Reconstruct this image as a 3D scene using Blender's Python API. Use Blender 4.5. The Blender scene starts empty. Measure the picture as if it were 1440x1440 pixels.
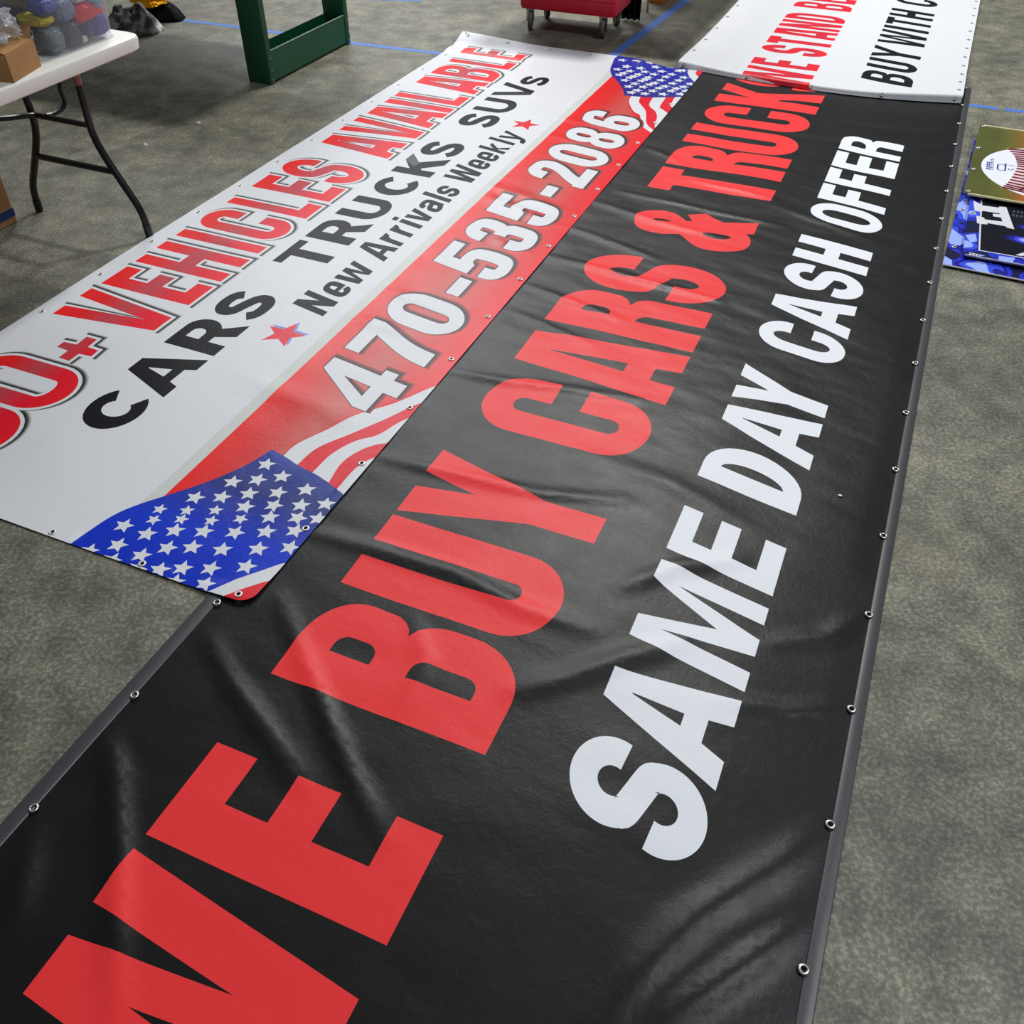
import bpy, bmesh, math, random
import numpy as np
from mathutils import Vector, Matrix, noise
from mathutils.geometry import delaunay_2d_cdt

random.seed(7)
SC = bpy.context.scene
COL = SC.collection
PI = math.pi

# ------------------------------------------------------------------ camera
CAM_H = 1.7195
R = ((0.99995, 0.00646, 0.00702), (0.00954, -0.67695, -0.73597), (0.0, 0.736, -0.67698))
cam = bpy.data.cameras.new('camera')
cam.lens = 36.0 * 1285.0 / 1440.0
cam.sensor_width = 36.0
cam.clip_start = 0.05
camo = bpy.data.objects.new('camera', cam)
COL.objects.link(camo)
camo.matrix_world = Matrix(((R[0][0], -R[1][0], -R[2][0], 0.0),
                            (R[0][1], -R[1][1], -R[2][1], 0.0),
                            (R[0][2], -R[1][2], -R[2][2], CAM_H),
                            (0, 0, 0, 1)))
SC.camera = camo

# ------------------------------------------------------------------ world, lights, exposure
world = bpy.data.worlds.new('world')
SC.world = world
world.use_nodes = True
bg = world.node_tree.nodes['Background']
bg.inputs['Color'].default_value = (0.86, 0.93, 1.0, 1)
bg.inputs['Strength'].default_value = 0.10


def area(name, loc, target, sx, sy, power, color=(1, 0.985, 0.95)):
    l = bpy.data.lights.new(name, 'AREA')
    l.shape = 'RECTANGLE'
    l.size, l.size_y = sx, sy
    l.energy = power
    l.color = color
    o = bpy.data.objects.new(name, l)
    COL.objects.link(o)
    o.location = loc
    o.rotation_euler = (Vector(target) - Vector(loc)).to_track_quat('-Z', 'Y').to_euler()
    return o


area('bay_lamp_key', (1.4, 8.6, 7.0), (1.4, 8.6, 0), .9, 0.5, 610)
area('bay_lamp_back', (-2.0, 13.6, 7.0), (-1.2, 6.0, 0), 4.6, 4.0, 560, (.96, .98, 1.0))
area('bay_lamp_front', (4.2, 1.2, 7.0), (3.6, 1.2, 0), 1.4, 1.4, 330, (0.94, 0.97, 1.0))

vs = SC.view_settings
SC.display_settings.display_device = 'sRGB'
vs.view_transform = 'Standard'
vs.look = 'None'
vs.gamma = 1.0
vs.use_curve_mapping = False
vs.exposure = 0.0


# ------------------------------------------------------------------ helpers
def lin(c):
    return tuple(((x / 255.0) / 12.92 if x <= 10 else ((x / 255.0 + 0.055) / 1.055) ** 2.4) for x in c)


def nt(m):
    m.use_nodes = True
    return m.node_tree, m.node_tree.nodes, m.node_tree.links, m.node_tree.nodes['Principled BSDF']


def mat(name, rgb, rough=0.5, spec=0.5, metal=0.0, var=0.0, vscale=8.0, bump=0.0, bscale=60.0, coord='Object'):
    m = bpy.data.materials.new(name)
    t, N, L, p = nt(m)
    c = lin(rgb)
    p.inputs['Roughness'].default_value = rough
    p.inputs['Metallic'].default_value = metal
    p.inputs['Specular IOR Level'].default_value = spec
    tc = N.new('ShaderNodeTexCoord')
    nz = N.new('ShaderNodeTexNoise')
    nz.inputs['Scale'].default_value = vscale
    nz.inputs['Detail'].default_value = 4
    L.new(tc.outputs[coord], nz.inputs['Vector'])
    mx = N.new('ShaderNodeMix')
    mx.data_type = 'RGBA'
    mx.inputs[6].default_value = (*[x * (1 - var) for x in c], 1)
    mx.inputs[7].default_value = (*[min(1, x * (1 + var)) for x in c], 1)
    L.new(nz.outputs['Fac'], mx.inputs[0])
    L.new(mx.outputs[2], p.inputs['Base Color'])
    if bump > 0:
        nb = N.new('ShaderNodeTexNoise')
        nb.inputs['Scale'].default_value = bscale
        nb.inputs['Detail'].default_value = 3
        L.new(tc.outputs[coord], nb.inputs['Vector'])
        b = N.new('ShaderNodeBump')
        b.inputs['Strength'].default_value = bump
        b.inputs['Distance'].default_value = 0.004
        L.new(nb.outputs['Fac'], b.inputs['Height'])
        L.new(b.outputs['Normal'], p.inputs['Normal'])
    return m


def vinyl(name, stops, axis='Y', lo=0.0, hi=1.0, rough=0.42, spec=0.17, var=0.03, extra=None):
    """printed vinyl; stops = [(pos, rgb)] along the sheet's own axis (a printed gradient)"""
    m = bpy.data.materials.new(name)
    t, N, L, p = nt(m)
    p.inputs['Specular IOR Level'].default_value = spec
    tc = N.new('ShaderNodeTexCoord')
    if len(stops) == 1:
        rgb = N.new('ShaderNodeRGB')
        rgb.outputs[0].default_value = (*lin(stops[0][1]), 1)
        csock = rgb.outputs[0]
    else:
        sp = N.new('ShaderNodeSeparateXYZ')
        L.new(tc.outputs['Object'], sp.inputs[0])
        mr = N.new('ShaderNodeMapRange')
        mr.inputs['From Min'].default_value = lo
        mr.inputs['From Max'].default_value = hi
        L.new(sp.outputs[axis], mr.inputs['Value'])
        cr = N.new('ShaderNodeValToRGB')
        e = cr.color_ramp.elements
        while len(e) < len(stops):
            e.new(0.5)
        for i, (q, c) in enumerate(stops):
            e[i].position = q
            e[i].color = (*lin(c), 1)
        L.new(mr.outputs[0], cr.inputs['Fac'])
        csock = cr.outputs['Color']
    L.new(csock, p.inputs['Base Color'])
    # woven backing shows through the film: fine bump and uneven gloss
    nz = N.new('ShaderNodeTexNoise')
    nz.inputs['Scale'].default_value = 260
    nz.inputs['Detail'].default_value = 3
    L.new(tc.outputs['Object'], nz.inputs['Vector'])
    b = N.new('ShaderNodeBump')
    b.inputs['Strength'].default_value = 0.16
    b.inputs['Distance'].default_value = 0.0012
    L.new(nz.outputs['Fac'], b.inputs['Height'])
    nl = N.new('ShaderNodeTexNoise')
    nl.inputs['Scale'].default_value = 34
    nl.inputs['Detail'].default_value = 6
    nl.inputs['Roughness'].default_value = .62
    nl.inputs['Distortion'].default_value = .8
    L.new(tc.outputs['Object'], nl.inputs['Vector'])
    b2 = N.new('ShaderNodeBump')
    b2.inputs['Strength'].default_value = .22
    b2.inputs['Distance'].default_value = .0035
    L.new(nl.outputs['Fac'], b2.inputs['Height'])
    L.new(b.outputs['Normal'], b2.inputs['Normal'])
    L.new(b2.outputs['Normal'], p.inputs['Normal'])
    n2 = N.new('ShaderNodeTexNoise')
    n2.inputs['Scale'].default_value = 9
    n2.inputs['Detail'].default_value = 5
    L.new(tc.outputs['Object'], n2.inputs['Vector'])
    mr2 = N.new('ShaderNodeMapRange')
    mr2.inputs['To Min'].default_value = rough - 0.05
    mr2.inputs['To Max'].default_value = rough + 0.05
    L.new(n2.outputs['Fac'], mr2.inputs['Value'])
    L.new(mr2.outputs[0], p.inputs['Roughness'])
    return m


def link(name, me, parent=None, mats=()):
    for m in mats:
        me.materials.append(m)
    o = bpy.data.objects.new(name, me)
    COL.objects.link(o)
    if parent is not None:
        o.parent = parent
    return o


def from_bm(name, bm, m, parent=None, smooth=True):
    me = bpy.data.meshes.new(name)
    bmesh.ops.recalc_face_normals(bm, faces=bm.faces)
    bm.to_mesh(me)
    bm.free()
    if smooth:
        for p in me.polygons:
            p.use_smooth = True
        try:
            me.set_sharp_from_angle(angle=math.radians(35))
        except Exception:
            pass
    ms = m if isinstance(m, (list, tuple)) else [m]
    return link(name, me, parent, ms)


def tag(o, label, cat, group=None, kind=None):
    if label:
        o['label'] = label
    if cat:
        o['category'] = cat
    if group:
        o['group'] = group
    if kind:
        o['kind'] = kind
    return o


def thing(name, label, cat, loc=(0, 0, 0), rz=0.0, group=None):
    o = bpy.data.objects.new(name, None)
    o.empty_display_size = 0.1
    COL.objects.link(o)
    o.location = loc
    o.rotation_euler = (0, 0, rz)
    return tag(o, label, cat, group)


def add_box(bm, x0, x1, y0, y1, z0, z1, bev=0.0, seg=2, M=None):
    r = bmesh.ops.create_cube(bm, size=1.0)
    vsx = r['verts']
    for v in vsx:
        v.co = Vector((x0 + (v.co.x + .5) * (x1 - x0), y0 + (v.co.y + .5) * (y1 - y0), z0 + (v.co.z + .5) * (z1 - z0)))
    if M is not None:
        for v in vsx:
            v.co = M @ v.co
    if bev > 0:
        es = list({e for v in vsx for e in v.link_edges})
        bmesh.ops.bevel(bm, geom=es, offset=bev, segments=seg, affect='EDGES', profile=0.5)


def add_tube(bm, pts, r, n=12, cap=True):
    P = [Vector(p) for p in pts]
    rings = []
    up = Vector((0, 0, 1))
    prev = None
    for i, p in enumerate(P):
        tdir = (P[min(i + 1, len(P) - 1)] - P[max(i - 1, 0)]).normalized()
        if prev is None:
            a = up if abs(tdir.dot(up)) < 0.9 else Vector((1, 0, 0))
            x = tdir.cross(a).normalized()
        else:
            x = (prev - tdir * prev.dot(tdir)).normalized()
        prev = x
        y = tdir.cross(x)
        rr = r[i] if isinstance(r, (list, tuple)) else r
        rings.append([bm.verts.new(p + x * (rr * math.cos(2 * PI * k / n)) + y * (rr * math.sin(2 * PI * k / n))) for k in range(n)])
    for a, b in zip(rings, rings[1:]):
        for k in range(n):
            bm.faces.new((a[k], a[(k + 1) % n], b[(k + 1) % n], b[k]))
    if cap:
        bm.faces.new(rings[0][::-1])
        bm.faces.new(rings[-1])


def add_lathe(bm, prof, n=24, M=None, closed=False):
    rings = []
    for (r, z) in prof:
        ring = []
        for k in range(n):
            a = 2 * PI * k / n
            v = Vector((r * math.cos(a), r * math.sin(a), z))
            ring.append(bm.verts.new(M @ v if M is not None else v))
        rings.append(ring)
    m = len(rings)
    for i in range(m if closed else m - 1):
        a, b = rings[i], rings[(i + 1) % m]
        for k in range(n):
            bm.faces.new((a[k], a[(k + 1) % n], b[(k + 1) % n], b[k]))
    if not closed:
        if prof[0][0] > 1e-6:
            bm.faces.new(rings[0][::-1])
        if prof[-1][0] > 1e-6:
            bm.faces.new(rings[-1])


def catmull(K, per=8, closed=False):
    K = [np.array(k, float) for k in K]
    n = len(K)
    out = []
    last = n if closed else n - 1
    for i in range(last):
        p0 = K[(i - 1) % n] if (closed or i > 0) else 2 * K[0] - K[1]
        p1, p2 = K[i], K[(i + 1) % n]
        p3 = K[(i + 2) % n] if (closed or i + 2 < n) else 2 * K[-1] - K[-2]
        for j in range(per):
            t = j / per
            out.append(0.5 * ((2 * p1) + (-p0 + p2) * t + (2 * p0 - 5 * p1 + 4 * p2 - p3) * t * t + (-p0 + 3 * p1 - 3 * p2 + p3) * t ** 3))
    if not closed:
        out.append(K[-1])
    return out


# ------------------------------------------------------------------ printed sheets
# Sheet coordinates: u runs in the reading direction, v runs downwards across the text.
# A piece is a list of rings (even-odd); a layer is (pieces, material index).
def arc(cx, cy, rx, ry, a0, a1, n=9):
    return [(cx + rx * math.cos(math.radians(a0 + (a1 - a0) * i / n)), cy + ry * math.sin(math.radians(a0 + (a1 - a0) * i / n))) for i in range(n + 1)]


def box(x0, x1, y0, y1):
    return [(x0, y0), (x1, y0), (x1, y1), (x0, y1)]


def rbox(x0, x1, y0, y1, rx, ry, n=7):
    return (arc(x1 - rx, y0 + ry, rx, ry, -90, 0, n) + arc(x1 - rx, y1 - ry, rx, ry, 0, 90, n)
            + arc(x0 + rx, y1 - ry, rx, ry, 90, 180, n) + arc(x0 + rx, y0 + ry, rx, ry, 180, 270, n))


def pen(path, hx, hy, closed=False):
    """outline of a stroke drawn with an elliptical nib (hx, hy = half widths)"""
    P = np.array(path, float)
    if closed:
        T = np.roll(P, -1, 0) - np.roll(P, 1, 0)
    else:
        T = np.gradient(P, axis=0)
    T /= np.linalg.norm(T, axis=1)[:, None] + 1e-12
    Nn = np.stack([-T[:, 1], T[:, 0]], 1)
    k = np.sqrt((hx * Nn[:, 0]) ** 2 + (hy * Nn[:, 1]) ** 2)[:, None] + 1e-12
    off = Nn * np.array([hx * hx, hy * hy]) / k
    a, b = P + off, P - off
    if closed:
        return [[tuple(q) for q in a], [tuple(q) for q in b]]
    return [[tuple(q) for q in a] + [tuple(q) for q in b[::-1]]]


def unitpen(keys, x0, x1, y0, y1, s, t, per=6, closed=False):
    K = [(x0 + s / 2 + a * (x1 - x0 - s), y0 + t / 2 + b * (y1 - y0 - t)) for a, b in keys]
    return pen(catmull(K, per, closed), s / 2, t / 2, closed)


S_C = [(.5 + .5 * math.cos(math.radians(a_)), .262 - .262 * math.sin(math.radians(a_))) for a_ in range(-10, 226, 13)]
S_C = S_C + [(.5, .5)] + [(1 - x_, 1 - y_) for x_, y_ in S_C[::-1]]
S_W = [(.97, .2), (.8, .05), (.5, 0), (.2, .03), (.03, .14), (.02, .28), (.14, .4), (.5, .49), (.86, .6), (.98, .72), (.97, .86), (.8, .97), (.5, 1), (.2, .96), (.0, .82)]


def g_E(x0, x1, y0, y1, s, t, low=None):
    ym = y0 + (y1 - y0) * .475
    return [[[(x0, y0), (x1, y0), (x1, y0 + t), (x0 + s, y0 + t), (x0 + s, ym - t / 2), (x1, ym - t / 2), (x1, ym + t / 2), (x0 + s, ym + t / 2), (x0 + s, y1 - t), (x1, y1 - t), (x1, y1), (x0, y1)]]]


def g_F(x0, x1, y0, y1, s, t):
    ym = y0 + (y1 - y0) * .49
    return [[[(x0, y0), (x1, y0), (x1, y0 + t), (x0 + s, y0 + t), (x0 + s, ym - t / 2), (x1 - .02, ym - t / 2), (x1 - .02, ym + t / 2), (x0 + s, ym + t / 2), (x0 + s, y1), (x0, y1)]]]


def g_L(x0, x1, y0, y1, s, t):
    return [[[(x0, y0), (x0 + s, y0), (x0 + s, y1 - t), (x1, y1 - t), (x1, y1), (x0, y1)]]]


def g_I(x0, x1, y0, y1, s, t):
    return [[box(x0, x1, y0, y1)]]


def g_H(x0, x1, y0, y1, s, t):
    ym = (y0 + y1) / 2 - .003
    return [[[(x0, y0), (x0 + s, y0), (x0 + s, ym - t / 2), (x1 - s, ym - t / 2), (x1 - s, y0), (x1, y0), (x1, y1), (x1 - s, y1), (x1 - s, ym + t / 2), (x0 + s, ym + t / 2), (x0 + s, y1), (x0, y1)]]]


def g_T(x0, x1, y0, y1, s, t):
    c = (x0 + x1) / 2
    return [[[(x0, y0), (x1, y0), (x1, y0 + t), (c + s / 2, y0 + t), (c + s / 2, y1), (c - s / 2, y1), (c - s / 2, y0 + t), (x0, y0 + t)]]]


def g_U(x0, x1, y0, y1, s, t, r=None):
    w = (x1 - x0) / 2
    ry = r or w * .85
    wi = w - s
    o = [(x0, y0), (x0 + s, y0)] + [(x, y) for x, y in arc(x0 + w, y1 - t - max(ry - t, wi * .8), wi, max(ry - t, wi * .8), 180, 0, 12)]
    o += [(x1 - s, y0), (x1, y0)] + arc(x0 + w, y1 - ry, w, ry, 0, 180, 16)
    return [[o]]


def g_O(x0, x1, y0, y1, s, t, r=None, ri=None):
    w, h = (x1 - x0) / 2, (y1 - y0) / 2
    ry = min(r or w * .95, h)
    iy = min(ri or max(ry - t, (w - s) * .9), h - t)
    return [[rbox(x0, x1, y0, y1, w, ry, 9), rbox(x0 + s, x1 - s, y0 + t, y1 - t, w - s, iy, 6)]]


def g_C(x0, x1, y0, y1, s, t, c0, c1, r=None):
    """condensed C: the right stem is cut between c0 and c1"""
    w, h = (x1 - x0) / 2, (y1 - y0) / 2
    ry = min(r or w * .85, h)
    iw = w - s
    iy = max(ry - t, iw * .9)
    cx = x0 + w
    o = [(x1, c0)] + arc(cx, y0 + ry, w, ry, 0, -180, 18) + arc(cx, y1 - ry, w, ry, 180, 0, 18) + [(x1, c1), (x1 - s, c1)]
    o += arc(cx, y1 - t - iy, iw, iy, 0, 180, 12) + arc(cx, y0 + t + iy, iw, iy, 180, 360, 12) + [(x1 - s, c0)]
    return [[o]]


def g_Cr(x0, x1, y0, y1, s, t, a0=38, a1=322):
    """round C with radial terminals"""
    cx, cy = (x0 + x1) / 2, (y0 + y1) / 2
    o = arc(cx + .006, cy, (x1 - x0) / 2, (y1 - y0) / 2, -a0, -a1, 30)
    i = arc(cx + .006, cy, (x1 - x0) / 2 - s, (y1 - y0) / 2 - t, -a1, -a0, 24)
    return [[o + i]]


def g_S(x0, x1, y0, y1, s, t, keys=None):
    return [unitpen(keys or S_C, x0, x1, y0, y1, s, t, 4 if keys is None else 7)]


def g_A(x0, x1, y0, y1, s, t, ap=None, ca=None, cb=None, cr=None):
    """ap = apex flat width, ca = counter apex y, cb = crossbar top y, cr = crossbar bottom y"""
    c = (x0 + x1) / 2
    H = y1 - y0
    ap = ap if ap is not None else s * 1.1
    ca = ca if ca is not None else y0 + .2 * H
    cb = cb if cb is not None else y0 + .63 * H
    cr = cr if cr is not None else y0 + .83 * H
    a0, a1 = c - ap / 2, c + ap / 2

    def ol(y):
        return x0 + (a0 - x0) * (y1 - y) / H

    hs = s
    il = lambda y: ol(y) + hs
    ir = lambda y: 2 * c - il(y)
    o = [(x0, y1), (a0, y0), (a1, y0), (x1, y1), (x1 - hs, y1), (ir(cr), cr), (il(cr), cr), (x0 + hs, y1)]
    wb = max(ir(cb) - il(cb), .012)
    return [[o, [(c - .0015, ca), (c + .0015, ca), (c + wb / 2, cb), (c - wb / 2, cb)]]]


def g_V(x0, x1, y0, y1, s, t, ft=None, ny=None):
    c = (x0 + x1) / 2
    ft = ft or s * 1.1
    ny = ny or y0 + .78 * (y1 - y0)
    return [[[(x0, y0), (x0 + s, y0), (c, ny), (x1 - s, y0), (x1, y0), (c + ft / 2, y1), (c - ft / 2, y1)]]]


def g_Y(x0, x1, y0, y1, s, t, ny=None, jy=None, ss=None):
    c = (x0 + x1) / 2
    ss = ss or s
    ny = ny or y0 + .32 * (y1 - y0)
    jy = jy or y0 + .65 * (y1 - y0)
    return [[[(x0, y0), (x0 + s, y0), (c, ny), (x1 - s, y0), (x1, y0), (c + ss / 2, jy), (c + ss / 2, y1), (c - ss / 2, y1), (c - ss / 2, jy)]]]


def g_W(x0, x1, y0, y1, s, t, ny=None, by=None, ft=None, fi=.2):
    """W with a full-height middle peak; ny = upper notch depth, by = lower notch height"""
    W = x1 - x0
    c = (x0 + x1) / 2
    ft = ft or s * 1.12
    H = y1 - y0
    ny = ny or y0 + .62 * H
    by = by or y0 + .36 * H
    f0 = x0 + fi * W - ft * .25
    g0 = x1 - fi * W + ft * .25 - ft
    m0, m1 = c - s * .48, c + s * .48
    nl, nr = (x0 + s + m0) / 2, (x1 - s + m1) / 2
    return [[[(x0, y0), (x0 + s, y0), (nl, ny), (m0, y0), (m1, y0), (nr, ny), (x1 - s, y0), (x1, y0), (g0 + ft, y1), (g0, y1), (c, by), (f0 + ft, y1), (f0, y1)]]]


def g_M(x0, x1, y0, y1, s, t, ny=None, hs=None, ft=None):
    c = (x0 + x1) / 2
    hs = hs or s * 1.15
    H = y1 - y0
    ny = ny or y0 + .64 * H
    ft = ft or s * .8
    return [[[(x0, y1), (x0, y0), (x0 + hs, y0), (c, ny), (x1 - hs, y0), (x1, y0), (x1, y1), (x1 - s, y1), (x1 - s, y0 + .22 * H), (c + ft / 2, y1), (c - ft / 2, y1), (x0 + s, y0 + .22 * H), (x0 + s, y1)]]]


def g_N(x0, x1, y0, y1, s, t):
    H = y1 - y0
    return [[[(x0, y1), (x0, y0), (x0 + s * 1.05, y0), (x1 - s, y0 + .52 * H), (x1 - s, y0), (x1, y0), (x1, y1), (x1 - s * 1.05, y1), (x0 + s, y0 + .48 * H), (x0 + s, y1)]]]


def g_K(x0, x1, y0, y1, s, t, leg=None):
    H = y1 - y0
    leg = leg or s * 1.15
    xs = x0 + s
    return [[box(x0, xs, y0, y1)],
            [[(xs - .002, y0 + .62 * H), (xs - .002, y0 + .33 * H), (x1 - leg * 1.02, y0), (x1 - .005, y0), (xs + (x1 - xs) * .2, y0 + .56 * H)]],
            [[(xs + (x1 - xs) * .02, y0 + .5 * H), (xs + (x1 - xs) * .42, y0 + .3 * H), (x1, y1), (x1 - leg, y1)]]]


def g_B(x0, x1, y0, y1, s, t, ym=None, xu=None, tm=None):
    ym = ym or y0 + .445 * (y1 - y0)
    xu = xu or x1 - .006
    tm = tm or t * .9
    w = x1 - x0
    rx = w * .5
    r1, r2 = (ym - y0) / 2, (y1 - ym) / 2
    o = [(x0, y0)] + arc(xu - rx, y0 + r1, rx, r1, -90, 0, 9) + arc(xu - rx * .45, ym - r1 * .62, rx * .45, r1 * .62, 0, 80, 4)[1:]
    o += arc(x1 - rx * .45, ym + r2 * .62, rx * .45, r2 * .62, -80, 0, 4) + arc(x1 - rx, y1 - r2, rx, r2, 0, 90, 9) + [(x0, y1)]

    def ctr(a, b, xr):
        rr = min((b - a) * .42, (xr - x0 - s) * .6)
        return [(x0 + s, a)] + arc(xr - rr, a + rr, rr, rr, -90, 0, 5) + arc(xr - rr, b - rr, rr, rr, 0, 90, 5) + [(x0 + s, b)]
    return [[o, ctr(y0 + t, ym - tm / 2, xu - s * .95), ctr(ym + tm / 2, y1 - t, x1 - s)]]


def g_R(x0, x1, y0, y1, s, t, ym=None, diag=False):
    H = y1 - y0
    ym = ym or y0 + (.47 if not diag else .52) * H
    w = x1 - x0
    xu = x1 - .008 if not diag else x1 - .02
    rx = w * .5
    r1 = (ym - y0) / 2
    tm = t * .95
    xr = xu - s * .95
    b = ym + (tm * .15 if not diag else 0)
    a, bb = y0 + t, (ym - tm * .5 if not diag else ym - tm * .45)
    rr = min((bb - a) * .45, (xr - x0 - s) * .7)
    ctr = [(x0 + s, a)] + arc(xr - rr, a + rr, rr, rr, -90, 0, 5) + arc(xr - rr, bb - rr, rr, rr, 0, 90, 5) + [(x0 + s, bb)]
    if not diag:
        o = [(x0, y0)] + arc(xu - rx, y0 + r1, rx, r1, -90, 0, 9) + arc(xu - rx * .45, ym - r1 * .6, rx * .45, r1 * .6, 0, 80, 4)[1:]
        o += arc(x1 - rx * .5, ym + .13 * H, rx * .5, .12 * H, -80, 0, 5) + [(x1, y1), (x1 - s, y1)]
        o += arc(x1 - s - rx * .35, ym + tm * .55 + .08 * H, rx * .35, .08 * H, 0, -90, 4) + [(x0 + s, ym + tm * .55), (x0 + s, y1), (x0, y1)]
        return [[o, ctr]]
    yb = y0 + .66 * H
    r1 = (yb - y0) / 2
    a, bb = y0 + t, yb - t
    rr = (bb - a) * .5
    ctr = [(x0 + s, a)] + arc(xr - rr, a + rr, rr, rr, -90, 90, 9) + [(x0 + s, bb)]
    o = [(x0, y0)] + arc(xu - r1, y0 + r1, r1, r1, -90, 62, 12) + [(x1, y1), (x1 - s * 1.22, y1), (x0 + w * .47, yb), (x0 + s, yb), (x0 + s, y1), (x0, y1)]
    return [[o, ctr]]


def g_D(x0, x1, y0, y1, s, t):
    w = x1 - x0
    rx = w * .62
    ry = min(rx * 1.25, (y1 - y0) * .5)
    o = [(x0, y0)] + arc(x1 - rx, y0 + ry, rx, ry, -90, 0, 9) + arc(x1 - rx, y1 - ry, rx, ry, 0, 90, 9) + [(x0, y1)]
    ix = max(rx - s, .02)
    iy = max(ry - t, .02)
    i = [(x0 + s, y0 + t)] + arc(x1 - s - ix, y0 + t + iy, ix, iy, -90, 0, 7) + arc(x1 - s - ix, y1 - t - iy, ix, iy, 0, 90, 7) + [(x0 + s, y1 - t)]
    return [[o, i]]


def g_star(cx, cy, r, rot=0.0, k=.42, ax=1.0, ay=1.0):
    return [[[(cx + ax * (r if i % 2 == 0 else r * k) * math.sin(rot + i * PI / 5), cy - ay * (r if i % 2 == 0 else r * k) * math.cos(rot + i * PI / 5)) for i in range(10)]]]


def g_num(ch, x0, x1, y0, y1, s, t):
    if ch == '0':
        return g_O(x0, x1, y0, y1, s, t, r=(x1 - x0) * .52, ri=.035)
    if ch == '-':
        return [[box(x0, x1, y0, y1)]]
    if ch == '4':
        W, H = x1 - x0, y1 - y0
        X = lambda a: x0 + a * W
        Y = lambda b: y0 + b * H
        return [[[(X(.0), Y(.645)), (X(.52), Y(0)), (X(.83), Y(0)), (X(.83), Y(.645)), (X(1), Y(.645)), (X(1), Y(.82)), (X(.83), Y(.82)), (X(.83), Y(1)), (X(.5), Y(1)), (X(.5), Y(.82)), (X(0), Y(.82))],
                 [(X(.27), Y(.645)), (X(.53), Y(.28)), (X(.53), Y(.645))]]]
    if ch == '7':
        W, H = x1 - x0, y1 - y0
        X = lambda a: x0 + a * W
        Y = lambda b: y0 + b * H
        return [[[(X(0), Y(0)), (X(1), Y(0)), (X(1), Y(.17))] + [(X(1 - .34 * math.sin(k * PI / 16)), Y(.17 + .83 * k / 8)) for k in range(1, 9)]
                 + [(X(.26), Y(1))] + [(X(.26 + .35 * (1 - math.cos(k * PI / 16))), Y(1 - .8 * k / 8)) for k in range(1, 9)] + [(X(0), Y(.2))]]]
    if ch == '2':
        a = unitpen([(0, .27), (.03, .1), (.22, 0), (.5, 0), (.85, .03), (1, .17), (.95, .33), (.75, .5), (.4, .7), (.12, .9), (.02, 1.0)], x0, x1, y0, y1, s, t, 6)
        return [a, [box(x0, x1 + .012, y1 - t * 1.05, y1)]]
    if ch == '3':
        return [unitpen([(0, .27), (.04, .1), (.25, 0), (.55, 0), (.9, .05), (1, .2), (.93, .38), (.7, .46), (.42, .47)], x0, x1 - .004, y0, y1, s, t, 6),
                unitpen([(.42, .47), (.7, .485), (.96, .57), (1, .75), (.9, .95), (.55, 1), (.22, .98), (.03, .88), (0, .7)], x0, x1, y0, y1, s, t, 6)]
    if ch == '5':
        W, H = x1 - x0, y1 - y0
        return [[box(x0 + .05 * W, x1 - .03 * W, y0, y0 + t)], [[(x0 + .05 * W, y0), (x0 + .05 * W + s * .95, y0), (x0 + s * .95, y0 + .53 * H), (x0, y0 + .53 * H)]],
                unitpen([(.02, .46), (.22, .38), (.55, .36), (.9, .41), (1, .6), (1, .76), (.9, .95), (.55, 1), (.22, .98), (.03, .9), (0, .72)], x0, x1, y0, y1, s, t, 6)]
    if ch == '8':
        W, H = x1 - x0, y1 - y0
        return [[rbox(x0 + .03 * W, x1 - .03 * W, y0, y0 + .54 * H, W * .47, H * .24, 8), rbox(x0 + s, x1 - s, y0 + t * .9, y0 + .54 * H - t * .62, W * .5 - s, H * .09, 5)],
                [rbox(x0, x1, y0 + .43 * H, y1, W * .5, H * .25, 8), rbox(x0 + s, x1 - s, y0 + .43 * H + t * .75, y1 - t * .9, W * .5 - s, H * .1, 5)]]
    if ch == '6':
        W, H = x1 - x0, y1 - y0
        return [unitpen([(1, .27), (.97, .1), (.75, 0), (.45, 0), (.1, .05), (0, .22), (0, .5), (0, .66)], x0, x1, y0, y1, s, t, 6),
                [rbox(x0, x1, y0 + .38 * H, y1, W * .5, H * .26, 8), rbox(x0 + s, x1 - s, y0 + .38 * H + t * .95, y1 - t * .95, W * .5 - s, H * .1, 5)]]
    raise KeyError(ch)


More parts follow.
